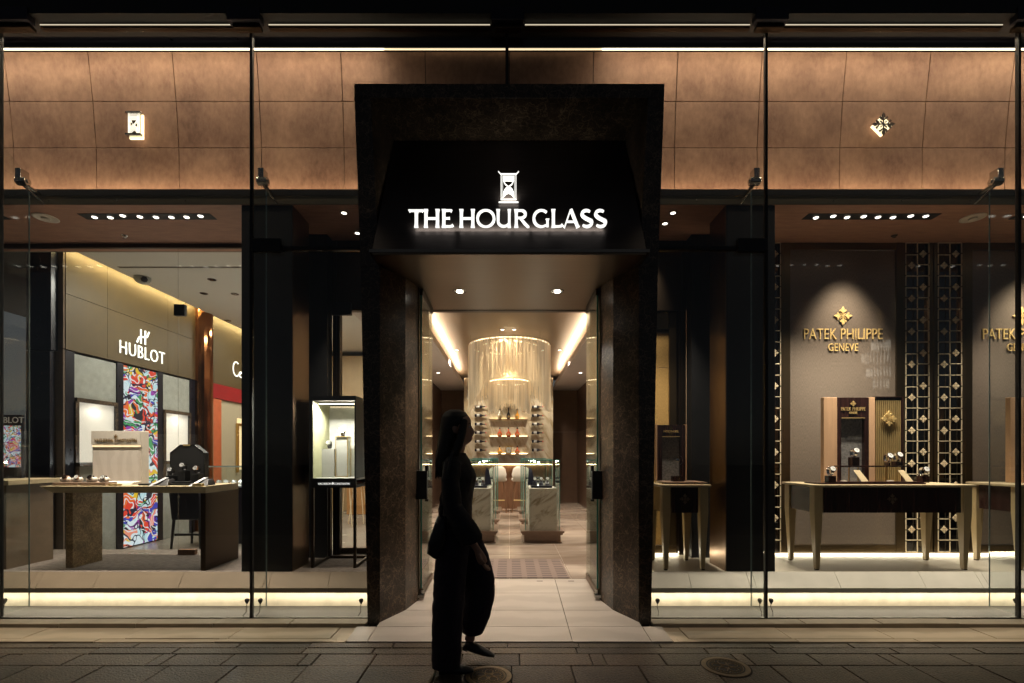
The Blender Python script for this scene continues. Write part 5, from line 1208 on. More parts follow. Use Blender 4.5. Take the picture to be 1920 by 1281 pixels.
# glass doors, open inwards
for s, wl in ((-1,'left'),(1,'right')):
    X = s*.808
    t = thing('glass_door', (X, 4.44, .08), 'frameless %s glass door standing open' % wl, 'door')
    m = MB(); m.box(X-.006,X+.006,4.44,5.04,.17,2.86); m.build('glass', M['doorglass'], t)
    m = MB(); m.box(X-.013,X+.013,4.44,5.04,.105,.168); m.build('bottom_rail', M['bronze'], t, bevel=.003)
    m = MB(); m.box(X-.013,X+.013,4.44,5.04,2.862,2.922); m.build('top_rail', M['darkbronze'], t, bevel=.003)
    m = MB(); m.box(X-.007,X+.007,4.432,4.438,.17,2.86); m.build('front_edge', M['edge'], t)
    m = MB(); m.box(X-.03,X+.03,4.40,4.46,.09,.12); m.cyl((X,4.45,.10),.02,.06,12); m.build('pivot', M['steel'], t, bevel=.003)
    hy = 4.40
    m = MB(); a, b = sorted((ax(772 if s<0 else 1108,hy), ax(803 if s<0 else 1141,hy)))
    m.box(a+.01, b-.01, hy-.012, hy+.03, az(936,hy), az(883,hy))
    for xx in (a, b-.028):
        m.box(xx, xx+.028, hy-.016, hy+.034, az(883,hy), az(873,hy)); m.box(xx, xx+.028, hy-.016, hy+.034, az(940,hy), az(936,hy))
    m.build('pull_handle', M['matblack'], t, bevel=.003)

# ================================================================== RIGHT WINDOWS
# dark partition behind all right windows
rb = thing('salon_room', (3.5, 5.6, ZH), 'dim warm room behind the patterned glass on the right', 'room')
m = MB(); m.box(1.93, 7, 8.6, 8.7, ZH, 3.7); m.build('rear_wall', simple('salon_wall',(.32,.23,.15),.6,0,.1,3), rb)
m = MB(); m.box(1.93,7,5.45,8.6,3.5,3.6); m.build('ceiling', M['walnut'], rb)
lamp('AREA','salon_lamp',(3.6,7.0,3.4),70,(1,.82,.6),size=1.2,parent=rb)
fp = fabric_panel('woven_metal_laminate', (.20,.16,.125), .84)
bw = thing('rear_screen', (3.6, BK, ZP), 'dark framed rear screen of woven laminated glass panels in the right window', 'screen wall')
def frame(m, x0, x1, z0, z1, wd=.05, y0=BK-.03, y1=BK+.05):
    m.box(x0,x0+wd,y0,y1,z0,z1); m.box(x1-wd,x1,y0,y1,z0,z1); m.box(x0+wd+.0005,x1-wd-.0005,y0+.002,y1,z1-wd,z1-.001); m.box(x0+wd+.0005,x1-wd-.0005,y0+.002,y1,z0+.001,z0+wd)
xA, xB, xC, xD = ax(1466,BK), ax(1690,BK), ax(1806,BK), ax(2060,BK)
zl = az(1046,BK)
frb = brushed('frame_bronze', (.13,.095,.055), .38, (2,2,.6))
m = MB(); frame(m, xA, xB, ZP+.02, ZC-.001, .075); m.build('frame', frb, bw, bevel=.002)
m = MB(); frame(m, xC, xD, ZP+.02, ZC-.001, .075); m.build('frame', frb, bw, bevel=.002)
m = MB(); m.box(xA+.076,xB-.076,BK-.016,BK-.008,ZP+.1,ZC-.08); m.build('woven_panel', fp, bw)
m = MB(); m.box(xC+.076,xD-.076,BK-.016,BK-.008,ZP+.1,ZC-.08); m.build('woven_panel', fp, bw)
m = MB(); m.box(2.42,6.4,BK-.04,BK-.02,ZP+.001,ZP+.006); m.build('floor_light_line', M['led'], bw)
m = MB(); m.box(2.42,6.6,BK+.051,BK+.07,ZC-.10,ZC-.002); m.build('head', M['matblack'], bw)
def emb(px, l):
    s_ = thing('wall_sign', (ax(px,BK), BK-.02, az(660,BK)), l, 'sign')
    text_mb('PATEK PHILIPPE', .167, (ax(px,BK), BK-.024, az(637,BK)), .010, '-y', 'CENTER', 1.0, .735, -.001).build('letters', M['goldpaint'], s_)
    text_mb('GENEVE', .118, (ax(px,BK), BK-.024, az(659,BK)), .010, '-y', 'CENTER', 1.05, .74, -.0005).build('small_letters', M['goldpaint'], s_)
    m = MB(); cross(m, (ax(px,BK), az(593.5,BK)), 17.5*BK/F, BK-.030, BK-.018); m.build('cross', M['goldpaint'], s_)
emb(1578, 'gold letters and cross on the big woven panel in the right window')
emb(1912, 'gold letters and cross cut off by the right edge of the photo')
for px in (1578, 1912):
    lo = lamp('SPOT','sign_lamp',(ax(px,BK), 4.72, ZC-.05), 230, (1,.84,.66), size=.09, angle=58, blend=1)
    aim(lo, (ax(px,BK), BK, 2.4), (ax(px,BK), 4.72, ZC-.05))
# lattice screens
def lattice(xl, xr, ncol, label, shift=0):
    xm = (xl+xr)/2
    t = thing('lattice_screen', (xm, BK, ZP), label, 'lattice screen')
    per = 61.6*BK/F; top = az(457,BK); bot = az(1037,BK); wd = .0065; y0, y1 = BK-.03, BK-.022
    cw = (xr-xl)/ncol; m = MB()
    def vbar(x, z0, z1):
        z = z1; seg = per*.335
        while z > z0+.01:
            m.box(x-wd/2, x+wd/2, y0, y1, max(z0,z-seg+.010), z-.004); z -= seg
    for i in range(ncol+1): vbar(xl+i*cw, bot, top)
    def hbar_(c, z):
        x0 = xl+c*cw+wd/2+.001; x1 = xl+(c+1)*cw-wd/2-.001; mid = (x0+x1)/2
        m.box(x0, mid-.004, y0, y1, z-wd/2, z+wd/2); m.box(mid+.004, x1, y0, y1, z-wd/2, z+wd/2)
    zs = top - (519-457)*BK/F - .0 ; zs = az(519.2, BK)   # first shared bar
    k = -1
    for c in range(ncol): hbar_(c, top); hbar_(c, bot)
    while True:
        z = zs - k*per
        if z < bot-.02: break
        for c in range(ncol):
            cc = (c+shift) % 2
            if z < top-.02: hbar_(c, z)
            dz = (.36 if cc == 0 else .66)*per
            if bot < z-dz < top: hbar_(c, z-dz)
            fz = z-(.68 if cc == 0 else .33)*per
            if bot+.04 < fz < top-.03: cross(m, (xl+(c+.5)*cw, fz), .040, y0-.002, y1)
        k += 1
    m.build('grille', M['brasslit'], t)
    m = MB(); m.box(xl-.008, xr+.008, BK+.0, BK+.006, bot-.01, top+.01); m.build('dark_glass', glass('smoked_glass_%d'%int(xl*100), (.16,.13,.11), 1.6, .02, .06), t)
    m = MB(); m.box(xl-.045, xl-.010, BK-.028, BK+.05, ZP+.02, ZC-.003); m.box(xr+.010, xr+.04, BK-.028, BK+.05, ZP+.02, ZC-.003); m.build('side_frame', frb, t)
lattice(ax(1695,BK), ax(1738,BK), 2, 'left of the two gold flower lattice screens beside the big woven panel')
lattice(ax(1755.5,BK), ax(1799,BK), 2, 'right of the two gold flower lattice screens beside the big woven panel')
lattice(ax(1420,BK), ax(1461,BK), 2, 'gold flower lattice sliver beside the right pillar')
# glowing crystals added behind the panel to stand for a chandelier's reflection
t = thing('reflected_chandelier', (4.6, 6.2, 2.6), 'added crystals standing for a chandelier reflection in the right window panel', 'chandelier')
Yq = 6.3; crys = emis('crystal_reflection_glow', (1,.93,.8), 4.5)
m = MB()
for tier, (rr_, ty, nn_) in enumerate(((.10,640,22),(.20,662,34),(.15,690,28),(.08,712,14))):
    for k in range(nn_):
        a = 2*PI*k/nn_; hh_ = random.uniform(.09,.13); m.lathe((ax(1652,Yq)+rr_*math.cos(a), Yq+rr_*math.sin(a), az(ty,Yq)), [(.001,-hh_),(.006,-hh_+.02),(.004,0),(.001,.003)], 5)
m.build('crystals', crys, t)
m = MB(); m.lathe((ax(1652,Yq),Yq,az(635,Yq)), [(.12,0),(.12,.015),(.02,.03),(.01,.5)], 16); m.build('crown', M['gold'], t)
# narrow right window back
t = thing('rear_screen', (1.45, BK, ZP), 'fabric over tan panel at the back of the narrow right window', 'screen wall')
m = MB(); m.box(1.06,1.81,BK+.01,BK+.03,az(617,BK),az(478,BK)); m.build('fabric', fabric_panel('grey_fabric', (.30,.27,.19), 1, .6), t)
m = MB(); m.box(1.06,1.81,BK+.0,BK+.03,az(624,BK),az(617.5,BK)); m.box(1.06,1.81,BK-.005,BK+.03,az(478,BK)+.001,ZC-.01); m.build('rail', M['darkbronze'], t)
tan = fabric_panel('tan_weave', (.48,.30,.10), 1, .6)
lo = lamp('SPOT', 'added_panel_fill', (1.55, 4.9, ZC-.03), 110, (1,.86,.68), size=.04, angle=60, blend=1); aim(lo, (1.25, BK, 2.3), (1.55, 4.9, ZC-.03))  # unseen spot added to brighten the panels at the back
m = MB(); m.box(1.06,1.245+.04,BK+.01,BK+.03,ZP+.09,az(690,BK)); m.box(1.06,1.81,BK+.01,BK+.03,az(689,BK),az(624.5,BK)); m.box(1.29,1.81,BK+.01,BK+.03,ZP+.09,az(690,BK)); m.build('tan_panel', tan, t)
m = MB(); m.box(1.06,1.79,BK-.02,BK+.03,ZP+.015,ZP+.085); m.box(1.715,1.79,BK-.02,BK+.03,ZP+.086,az(470,BK)); m.build('frame', frb, t)
m = MB(); m.box(1.06,1.95,BK-.04,BK-.025,ZP+.001,ZP+.006); m.build('floor_light_line', M['led'], t)

for x, ln in ((3.9, 3.0),(1.5, .9)):
    lo = lamp('AREA', 'floor_line_lamp', (x, BK-.045, ZP+.02), 2.2*ln, (1,.85,.6), size=ln, sy=.02); aim(lo, (x, 4.6, ZP), lo.location)
# tables on the right
def fine_table(x0, x1, label, emblem=True):
    ya, yb_ = 4.42, 4.90; z1 = 1.122
    t = thing('display_table', ((x0+x1)/2, 4.66, ZP), label, 'table')
    m = MB(); m.box(x0-.02, x1+.02, ya-.02, yb_+.02, z1-.022, z1); m.build('tabletop', M['creamtop'], t, bevel=.003)
    m = MB(); m.box(x0+.09, x1-.09, ya+.012, ya+.03, .865, z1-.023); m.build('apron', M['ebony'], t)
    m = MB(); m.box(x0+.012, x0+.03, ya+.09, yb_-.09, .865, z1-.023); m.box(x1-.03, x1-.012, ya+.09, yb_-.09, .865, z1-.023); m.box(x0+.09, x1-.09, yb_-.03, yb_-.012, .865, z1-.023); m.build('side_apron', M['ebony'], t)
    for sx, xx in ((1,x0),(-1,x1)):
        for sy, y_ in ((1,ya),(-1,yb_)):
            xs_ = sorted((xx, xx+sx*.088)); ys_ = sorted((y_, y_+sy*.088)); 
            def sq(w_, z): 
                a, b = sorted((xx+sx*(.0 if w_>.06 else .025), xx+sx*(.0 if w_>.06 else .025)+sx*w_)); c, d = sorted((y_+sy*(.0 if w_>.06 else .02), y_+sy*(.0 if w_>.06 else .02)+sy*w_))
                return [(a,c,z),(b,c,z),(b,d,z),(a,d,z)]
            m = MB(); m.hexa(sq(.074,.865), sq(.074,z1-.023)); n = len(m.v)
            m.hexa(sq(.034,ZP+.012), sq(.074,.8645)); m.build('leg', M['legwood'], t)
            m = MB(); m.hexa(sq(.028,ZP+.001), sq(.028,ZP+.0115)); m.build('foot', M['darkbronze'], t)
    if emblem:
        m = MB(); cross(m, ((x0+x1)/2, .99), .050, ya+.008, ya+.0118); m.build('inlay_cross', simple('inlay',(.16,.12,.08),.35,.5), t)
    return t
fine_table(2.79, 4.23, 'long champagne legged table with dark ebony apron in the right window')
fine_table(1.40, 1.82, 'small champagne legged table with ebony drawer in the narrow right window')
fine_table(4.66, 5.9, 'champagne legged table cut by the right edge of the photo')
RZ = 1.123
# big backdrop on long table
Yg = 4.74
def backdrop(dx, label, lat=True):
    A = lambda p: ax(p, Yg)+dx
    t = thing('display_backdrop', (A(1610), Yg, RZ), label, 'display stand')
    z1 = az(745, Yg)
    m = MB(); m.box(A(1545), A(1570), Yg, Yg+.05, RZ, z1); m.box(A(1630), A(1641), Yg, Yg+.05, RZ, z1); m.build('maple_panel', M['maple'], t, bevel=.002)
    m = MB(); m.box(A(1570)+.001, A(1630)-.001, Yg+.004, Yg+.05, az(783,Yg), z1-.002); m.box(A(1570)+.001, A(1578), Yg+.004, Yg+.05, RZ, az(783,Yg)-.001); m.box(A(1622), A(1630)-.001, Yg+.004, Yg+.05, RZ, az(783,Yg)-.001); m.build('ebony_panel', M['ebony'], t)
    m = MB(); m.box(A(1578)+.001, A(1622)-.001, Yg+.04, Yg+.05, RZ, az(784,Yg)); m.build('fabric_niche', M['velvet'], t)
    m = MB(); m.box(A(1578), A(1622), Yg-.002, Yg+.003, az(784.5,Yg), az(783,Yg)); m.build('gold_edge', M['goldsoft'], t)
    text_mb('PATEK PHILIPPE', .050, (A(1600), Yg, az(770,Yg)), .004, '-y', 'CENTER', 1.05, .66, -.0003).build('lettering', M['goldpaint'], t)
    text_mb('GENEVE', .030, (A(1600), Yg, az(776,Yg)), .004, '-y', 'CENTER', 1.0, .72, .0003).build('small_lettering', M['goldpaint'], t)
    m = MB(); cross(m, (A(1600), az(757,Yg)), .028, Yg-.004, Yg+.002); m.build('cross', M['goldpaint'], t)
    if lat:
        m = MB(); m.box(A(1642), A(1692), Yg+.03, Yg+.05, RZ, z1); m.build('slat_back', M['ebony'], t)
        m = MB()
        for k in range(13):
            x = A(1644)+k*(A(1690)-A(1644))/12.4; m.box(x, x+.0075, Yg+.005, Yg+.028, RZ, z1-.03)
        m.build('gold_slats', M['goldsoft'], t)
        m = MB(); m.box(A(1641)+.001, A(1692), Yg, Yg+.05, z1+.001, z1+.008); m.box(A(1692)+.001, A(1694), Yg, Yg+.05, RZ, z1); m.build('slat_frame', M['ebony'], t)
        m = MB(); cross(m, (A(1666), az(785,Yg)), .078, Yg-.012, Yg-.002); m.build('large_cross', M['goldpaint'], t)
    return t
backdrop(0, 'maple and ebony backdrop with gold slats and cross on the long table')
backdrop(ax(1895,Yg)-ax(1545,Yg), 'maple backdrop edge at the right edge of the photo', False)
Ys_ = 4.58
t = thing('display_riser', (ax(1600,Ys_), Ys_, RZ), 'dark wood tray with low shelf on the long right table', 'riser')
m = MB(); m.box(ax(1530,4.5), ax(1730,4.5), 4.46, 4.68, RZ, RZ+.012); m.box(ax(1566,4.5),ax(1730,4.5),4.48,4.62,RZ+.0125,RZ+.024); m.build('tray', M['ebony'], t, bevel=.003)
m = MB(); m.box(ax(1569,4.66), ax(1700,4.66), 4.62, 4.70, az(875.5,4.66), az(873,4.66)); m.build('shelf', M['ebony'], t)
m = MB()
for px in (1590,1607,1660,1680): m.box(ax(px,4.66)-.003, ax(px,4.66)+.003, 4.64, 4.65, RZ+.013, az(876,4.66))
m.build('shelf_leg', M['goldsoft'], t)
shz = az(873,4.66)+.001
for px, py0, yy_, hh, l, hw in ((1557,0,4.52,.065,'far left on the long table, silver with a blue dial',.036),(1601,1,4.66,.080,'before the fabric niche, on the low shelf',.036),(1664,1,4.66,.030,'on a slim peg before the gold slats',.008),(1682,1,4.66,.040,'on the block beside the slim peg',.034),(1731,0,4.52,.062,'far right of the long table',.036)):
    X = ax(px, yy_); base = shz if py0 else RZ+.0125
    b = thing('watch_block', (X,yy_,base), 'dark support under the watch ' + l, 'watch stand')
    m = MB(); m.box(X-hw, X+hw, yy_-.03, yy_+.03, base, base+hh); m.build('block', M['ebony'], b, bevel=.003)
    watch('wristwatch', (X, yy_, base+hh+.001), 'watch ' + l, M['silver'], M['silver'], M['dial'], .036)
for px, l in ((1620,'left'),(1704,'right')):
    X = ax(px-4,4.5); t = thing('card', (X,4.5,RZ), 'slanted cream name card, the %s one on the dark tray' % l, 'card')
    m = MB(); m.hexa([(X,4.50,RZ+.025),(X+.065,4.50,RZ+.025),(X+.065,4.503,RZ+.025),(X,4.503,RZ+.025)],[(X-.035,4.56,RZ+.128),(X+.025,4.56,RZ+.128),(X+.025,4.563,RZ+.128),(X-.035,4.563,RZ+.128)]); m.build('card', M['creamtop'], t)
for px, l in ((1586,'left'),(1674,'right')):
    X = ax(px,4.47); t = thing('price_block', (X,4.47,RZ), 'tiny cream plate at the %s of the dark tray front' % l, 'plate')
    m = MB(); m.box(X-.025,X+.025,4.485,4.51,RZ+.0245,RZ+.034); m.build('plate', M['cream'], t)
# small backdrop narrow window
Yn = 4.74
t = thing('display_backdrop', (ax(1258,Yn), Yn, RZ), 'small ebony backdrop with gold edges on the small right table', 'display stand')
A = lambda p: ax(p, Yn)
m = MB(); m.box(A(1232), A(1285), Yn, Yn+.04, az(819,Yn), az(797,Yn)); m.box(A(1232), A(1242)-.001, Yn, Yn+.04, RZ+.02, az(819,Yn)-.001); m.box(A(1275)+.001, A(1285), Yn, Yn+.04, RZ+.02, az(819,Yn)-.001); m.build('ebony_panel', M['ebony'], t)
m = MB(); m.box(A(1229), A(1232)-.001, Yn-.01, Yn+.05, RZ+.02, az(796,Yn)); m.box(A(1285)+.001, A(1287.5), Yn-.01, Yn+.05, RZ+.02, az(796,Yn)); m.build('maple_edge', M['maple'], t)
m = MB(); m.box(A(1242), A(1275), Yn+.03, Yn+.04, RZ+.02, az(819,Yn)-.001); m.build('fabric_niche', M['velvet'], t)
m = MB(); m.box(A(1242), A(1275), Yn-.003, Yn-.0005, az(819.5,Yn), az(818,Yn)); m.build('gold_edge', M['goldsoft'], t)
text_mb('PATEK PHILIPPE', .032, (A(1258), Yn-.003, az(811,Yn)), .003, '-y', 'CENTER', 1.0, .66, .0002).build('lettering', M['goldpaint'], t)
text_mb('GENEVE', .018, (A(1258), Yn-.003, az(814.5,Yn)), .003, '-y', 'CENTER', 1.0, .7, .0002).build('small_lettering', M['gold'], t)
m = MB(); cross(m, (A(1258), az(803,Yn)), .018, Yn-.004, Yn-.001); m.build('cross', M['gold'], t)
m = MB(); m.box(A(1232), A(1308), Yn-.24, Yn+.05, RZ+.010, RZ+.019); m.build('base_tray', M['taupe'], t, bevel=.002)
m = MB(); 
for px in (1240,1300): m.box(ax(px,4.56)-.004, ax(px,4.56)+.004, Yn-.22, Yn-.21, RZ, RZ+.0095); m.box(ax(px,4.56)-.004, ax(px,4.56)+.004, Yn, Yn+.01, RZ, RZ+.0095)
m.build('foot', M['gold'], t)
t = thing('pocket_watch', (ax(1266,4.64), 4.64, RZ+.06), 'silver pocket watch hanging in a thin ring above a dark block', 'watch')
X = ax(1268,4.64)
m = MB(); m.lathe((X,4.60,az(863,4.6)), [(.001,-.006),(.018,-.006),(.021,0),(.018,.006),(.001,.006)], 18, 'y'); m.build('case', M['silver'], t, smooth=True)
m = MB(); pts = [(X+.048*math.cos(R(a)), 4.60, az(863,4.6)+.048*math.sin(R(a))) for a in range(-80, 260, 12)]; m.tube(pts, .0016, 5); m.build('ring', M['silver'], t)
m = MB(); m.tube([(X,4.60,az(863,4.6)+.021),(X,4.60,az(863,4.6)+.034)], .004, 6); m.build('crown', M['gold'], t)
t = thing('watch_block', (X,4.62,RZ+.02), 'dark wood block with a gold chain under the pocket watch', 'watch stand')
m = MB(); m.box(X-.05, X+.055, 4.575, 4.65, RZ+.0195, RZ+.0195+.052); m.build('block', M['ebony'], t, bevel=.003)
m = MB(); m.tube([(X-.01,4.572,RZ+.07),(X-.006,4.57,RZ+.035),(X,4.57,RZ+.03),(X+.006,4.57,RZ+.035),(X+.01,4.572,RZ+.07)], .0016, 5); m.build('chain', M['gold'], t)

# ================================================================== MANHOLES
def manhole(x, y, r, label):
    t = thing('manhole_cover', (x,y,0), label, 'manhole cover')
    n = 40
    m = MB(); m.lathe((x,y,0), [(r+.012,-.004),(r+.010,.0015),(r,.002),(r,-.002)], n); m.build('dark_gap', M['joint'], t)
    m = MB(); m.lathe((x,y,0), [(r,.0),(r,.0045),(r*.80,.0045),(r*.80,.001)], n); m.build('rim', M['ironlight'], t)
    m = MB(); m.lathe((x,y,0), [(r*.79,.001),(r*.79,.0035),(.001,.0036)], n); cv = m.build('cover', M['iron'], t)
    m = MB()
    def rel(pts, wd):
        s0 = len(m.v); m.ribbon(pts, wd, 0, 1)
        for i in range(s0, len(m.v)):
            a, b, c = m.v[i]; m.v[i] = (x+a, y+c, .0037+b*.002)
    rel([(r*.72*math.cos(2*PI*i/32), r*.72*math.sin(2*PI*i/32)) for i in range(33)], r*.03)
    for k in range(5):
        q = 2*PI*k/5+.3; c = (r*.30*math.cos(q), r*.30*math.sin(q))
        pet = [(.0,.0),(.12,.13),(.27,.14),(.36,.06),(.31,0),(.36,-.06),(.27,-.14),(.12,-.13),(0,0)]
        rel([((a+.10)*r*1.25*math.cos(q)-b*r*1.25*math.sin(q), (a+.10)*r*1.25*math.sin(q)+b*r*1.25*math.cos(q)) for a,b in pet], r*.035)
        q2 = q+PI/5
        rel([(r*.1*math.cos(q2), r*.1*math.sin(q2)),(r*.3*math.cos(q2), r*.3*math.sin(q2))], r*.03)
        rel([(r*.62*math.cos(q2-.16), r*.62*math.sin(q2-.16)),(r*.50*math.cos(q2), r*.50*math.sin(q2)),(r*.62*math.cos(q2+.16), r*.62*math.sin(q2+.16))], r*.035)
    for k in range(36):
        q = 2*PI*k/36; rel([(r*.65*math.cos(q), r*.65*math.sin(q)),(r*.69*math.cos(q), r*.69*math.sin(q))], r*.05)
    m.build('flower_relief', M['ironlight'], cv)
manhole(ax(1360.5,3.185), 3.185, .150, 'round flower patterned manhole cover in the paving right of the door')
manhole(ax(916,3.05), 3.05, .145, "flower patterned manhole cover at the walking woman's feet")

# ================================================================== PERSON
PX, PY = ax(857, 3.17), 3.17
pr_ = thing('person', (PX, PY, 0), 'woman in dark clothes with long hair walking past the entrance', 'person')
def L(*p): return (PX+p[0], PY+p[1], p[2])
b = MB()
# head: profile driven rings (x forward is +x)
head = []  # z, front, back, halfwidth
HB = [(1.452,.030,-.030,.040),(1.470,.062,-.045,.046),(1.485,.080,-.055,.052),(1.500,.086,-.068,.058),(1.512,.083,-.074,.062),(1.520,.087,-.078,.064),(1.530,.084,-.082,.067),(1.545,.083,-.088,.070),(1.560,.084,-.092,.073),(1.575,.080,-.096,.075),(1.590,.080,-.098,.077),(1.615,.080,-.100,.078),(1.640,.072,-.098,.075),(1.660,.055,-.088,.064),(1.675,.028,-.062,.042),(1.681,.0,-.03,.015)]
n = 28; base = len(b.v)
NOSE = {1.530:.012, 1.545:.024, 1.560:.017, 1.575:.008, 1.520:.006, 1.512:.0, 1.500:.004}
for z, f, bk, hw in HB:
    cxh = (f+bk)/2; rx = (f-bk)/2
    for k in range(n):
        q = 2*PI*k/n; c, s = math.cos(q), math.sin(q)
        x = cxh + rx*c; y = hw*s
        if c > .9: x += NOSE.get(z, 0)*((c-.9)/.1)
        b.v.append(L(x+.012, y, z))
for i in range(len(HB)-1):
    for k in range(n):
        k2 = (k+1)%n; b.f.append((base+i*n+k, base+i*n+k2, base+(i+1)*n+k2, base+(i+1)*n+k))
b.f.append(tuple(base+k for k in range(n-1,-1,-1))); mm = base+(len(HB)-1)*n; b.f.append(tuple(range(mm, mm+n)))
for s in (-1,1):  # ears
    b.loft([(PX-.005,PY+s*.078,1.535,.010,.008),(PX-.008,PY+s*.082,1.555,.017,.009),(PX-.012,PY+s*.082,1.575,.018,.009),(PX-.012,PY+s*.079,1.587,.009,.006)], 10)
b.loft([(PX-.012,PY,1.36,.065,.075),(PX-.008,PY,1.40,.050,.055),(PX+.004,PY,1.44,.047,.050),(PX+.012,PY,1.50,.048,.05)], 18)   # neck
b.loft([(PX-.01,PY,.86,.10,.15),(PX-.01,PY,.95,.105,.155),(PX,PY,1.04,.085,.12),(PX+.0,PY,1.15,.09,.125),(PX+.01,PY,1.25,.10,.145),(PX-.005,PY,1.34,.085,.165),(PX-.01,PY,1.385,.06,.11)], 24)
# legs
b.tube([L(-.02,-.08,.92),L(-.045,-.08,.50),L(-.05,-.08,.10),L(-.05,-.08,.05)], [.085,.055,.032,.034], 14)
b.tube([L(0,.08,.92),L(.13,.08,.54),L(.085,.08,.20),L(.075,.08,.15)], [.085,.055,.032,.034], 14)
# arms: near arm (camera side, -y) bent slightly forward, far arm swings back
b.tube([L(-.01,-.17,1.35),L(-.02,-.20,1.22),L(-.01,-.21,1.06),L(.07,-.22,.93),L(.145,-.21,.82)], [.042,.040,.034,.030,.021], 12)
b.tube([L(-.01,.17,1.35),L(-.04,.20,1.22),L(-.10,.21,1.06),L(-.09,.20,.92),L(-.06,.20,.83)], [.042,.040,.034,.030,.021], 12)
def hand(wx, wy_, wz, dx, dz):
    d = Vector((dx,0,dz)).normalized(); sd = Vector((0,1,0)); nrm = d.cross(sd)
    wv = Vector((wx,wy_,wz))
    b.tube([wv-d*.01, wv+d*.02, wv+d*.055, wv+d*.085], [.021,.027,.032,.026], 12, .9)
    for k, ln in enumerate((.066,.074,.070,.055)):
        o = sd*(-.027+.018*k); p0 = wv+d*.075+o; c1 = (d*.8+nrm*.35).normalized(); c2 = (d*.35+nrm*.8).normalized()
        b.tube([p0, p0+d*ln*.42, p0+d*ln*.42+c1*ln*.32, p0+d*ln*.42+c1*ln*.32+c2*ln*.26], [.0095,.009,.008,.0065], 8)
    p0 = wv+d*.022-sd*.024; b.tube([p0, p0+d*.022-sd*.016, p0+d*.045-sd*.022+nrm*.008, p0+d*.062-sd*.018+nrm*.016], [.011,.0105,.009,.007], 8)
hand(PX+.15, PY-.21, .81, .45, -1); hand(PX-.055, PY+.20, .82, .2, -1)
b.build('body', M['skin'], pr_, remesh=.0055, subd=3)
# face details
m = MB()
for s in (-1,1): m.lathe(L(.083,s*.030,1.578), [(.001,-.009),(.008,-.006),(.0105,0),(.008,.006),(.001,.009)], 12)
m.build('eyes', simple('eye_white',(.5,.48,.45),.2), pr_, smooth=True)
m = MB()
for s in (-1,1): m.lathe(L(.0915,s*.031,1.578), [(.001,-.005),(.0045,0),(.001,.005)], 10)
m.build('irises', M['hair'], pr_, smooth=True)
m = MB(); m.tube([L(.092,-.022,1.5065),L(.1,-.01,1.508),L(.1025,0,1.5085),L(.1,.01,1.508),L(.092,.022,1.5065)], [.002,.004,.0048,.004,.002], 8); m.build('lips', simple('lips',(.4,.12,.1),.4), pr_, smooth=True)
m = MB()
for s in (-1,1): m.tube([L(.088,s*.016,1.597),L(.087,s*.03,1.601),L(.078,s*.046,1.597)], [.002,.003,.0015], 6)
m.build('eyebrows', M['hair'], pr_)
# hair: cap plus long fall down the back
h = MB()
h.loft([(PX-.055,PY,1.45,.055,.078),(PX-.048,PY,1.50,.066,.086),(PX-.038,PY,1.56,.078,.090),(PX-.022,PY,1.605,.088,.090),(PX-.012,PY,1.645,.090,.083),(PX-.012,PY,1.675,.070,.062),(PX-.014,PY,1.692,.035,.03)], 24)
h.loft([(PX-.105,PY,1.25,.022,.05),(PX-.10,PY,1.29,.040,.085),(PX-.09,PY,1.34,.055,.10),(PX-.075,PY,1.42,.062,.10),(PX-.062,PY,1.50,.062,.092),(PX-.05,PY,1.58,.06,.08)], 24)
h.tube([L(.06,-.072,1.625),L(.045,-.083,1.55),L(.02,-.088,1.46),L(-.01,-.09,1.38),L(-.02,-.085,1.32)], [.018,.026,.030,.028,.012], 12)
h.tube([L(.06,.072,1.625),L(.045,.083,1.55),L(.02,.088,1.46),L(-.01,.09,1.36),L(-.02,.085,1.28)], [.018,.026,.030,.028,.012], 12)
for k in range(26):
    a = random.uniform(-1,1); h.tube([L(-.09,a*.07,1.50),L(-.12,a*.09,1.36),L(-.125+random.uniform(-.01,.01),a*.085,1.25+random.uniform(-.03,.03))], [.012,.010,.003], 6)
h.build('hair', M['hair'], pr_, remesh=.006, subd=3)
# blouse with wide sleeves
c = MB()
c.loft([(PX-.01,PY,.90,.118,.172),(PX-.012,PY,.97,.110,.165),(PX,PY,1.04,.098,.137),(PX+.002,PY,1.15,.104,.142),(PX+.014,PY,1.25,.115,.16),(PX-.004,PY,1.34,.098,.178),(PX-.01,PY,1.385,.074,.125),(PX-.006,PY,1.41,.062,.068)], 28)
c.tube([L(-.01,-.155,1.355),L(-.02,-.195,1.24),L(-.005,-.215,1.08),L(.06,-.22,.97),L(.115,-.215,.875),L(.12,-.215,.862)], [.055,.056,.058,.070,.074,.066], 18)
c.tube([L(-.01,.155,1.355),L(-.04,.195,1.24),L(-.10,.215,1.08),L(-.105,.21,.97),L(-.085,.20,.885),L(-.083,.20,.87)], [.052,.052,.050,.052,.055,.050], 18)
c.build('blouse', M['blouse'], pr_, remesh=.007, subd=4, folds=(.012,1))
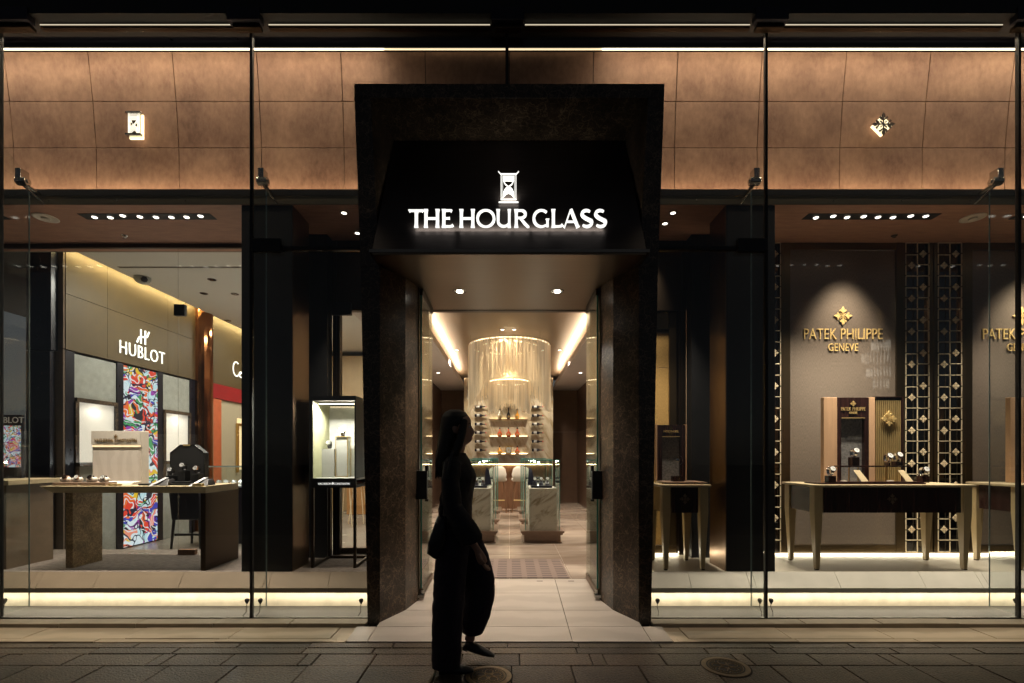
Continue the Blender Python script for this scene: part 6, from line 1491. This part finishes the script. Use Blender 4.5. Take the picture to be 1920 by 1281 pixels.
# wide trousers
d = MB()
d.loft([(PX-.062,PY-.08,.045,.088,.085),(PX-.060,PY-.08,.12,.094,.09),(PX-.05,PY-.08,.40,.098,.095),(PX-.03,PY-.08,.70,.105,.10),(PX-.012,PY-.06,.90,.112,.12),(PX-.01,PY,.98,.108,.15),(PX-.008,PY,1.02,.098,.138)], 24)
d.loft([(PX+.095,PY+.08,.20,.070,.078),(PX+.115,PY+.08,.30,.096,.088),(PX+.14,PY+.08,.42,.100,.09),(PX+.14,PY+.08,.55,.108,.095),(PX+.09,PY+.08,.72,.118,.105),(PX+.02,PY+.06,.88,.118,.12),(PX-.01,PY,.98,.105,.15)], 24)
d.build('trousers', M['trouser'], pr_, remesh=.007, subd=4, folds=(.014,1))
# shoes
for (x, y, z, tilt) in ((-.045,-.08,.0,0),(.085,.08,.075,-18)):
    f = MB(); f.loft([(0,0,.0,.045,.034)],12) if 0 else None
    rings = [(-.055,.014,.028,.026),(-.02,.020,.036,.034),(.03,.017,.036,.034),(.08,.013,.042,.026),(.125,.010,.036,.018),(.158,.008,.02,.010)]
    vs_ = []; nn = 12
    for (px_, cz_, wy2, hz) in rings:
        for k in range(nn):
            q = 2*PI*k/nn; vs_.append((px_, wy2*math.cos(q), max(.0, cz_+hz*math.sin(q)+.012)))
    fs = [(i*nn+k, i*nn+(k+1)%nn, (i+1)*nn+(k+1)%nn, (i+1)*nn+k) for i in range(len(rings)-1) for k in range(nn)]
    fs += [tuple(range(nn-1,-1,-1)), tuple(range((len(rings)-1)*nn, len(rings)*nn))]
    f.add(vs_, fs); f.box(-.06,-.025,-.018,.018,-.004 if tilt else 0.0,.02)
    ct_, st2 = math.cos(R(tilt)), math.sin(R(tilt))
    f.xf(lambda v: Vector((PX+x+v.x*ct_-v.z*st2, PY+y+v.y, z+v.x*st2+v.z*ct_+.001)))
    f.build('shoe', M['leather'], pr_, smooth=True)
bg_ = thing('shoulder_bag', (PX-.13, PY-.17, .80), "dark slouchy bag hanging at the woman's back hip", 'bag')
m = MB(); m.loft([(PX-.11,PY-.19,.76,.015,.02),(PX-.125,PY-.19,.79,.042,.03),(PX-.105,PY-.19,.86,.052,.04),(PX-.085,PY-.19,.94,.045,.035),(PX-.07,PY-.19,1.02,.030,.02)], 18); m.build('pouch', M['leather'], bg_, smooth=True)
m = MB(); m.tube([L(-.08,-.20,1.01),L(-.05,-.235,1.15),L(-.03,-.235,1.30),L(-.01,-.19,1.42),L(-.02,-.13,1.40),L(-.06,-.14,1.2),L(-.08,-.17,1.01)], .008, 6); m.build('strap', M['leather'], bg_)
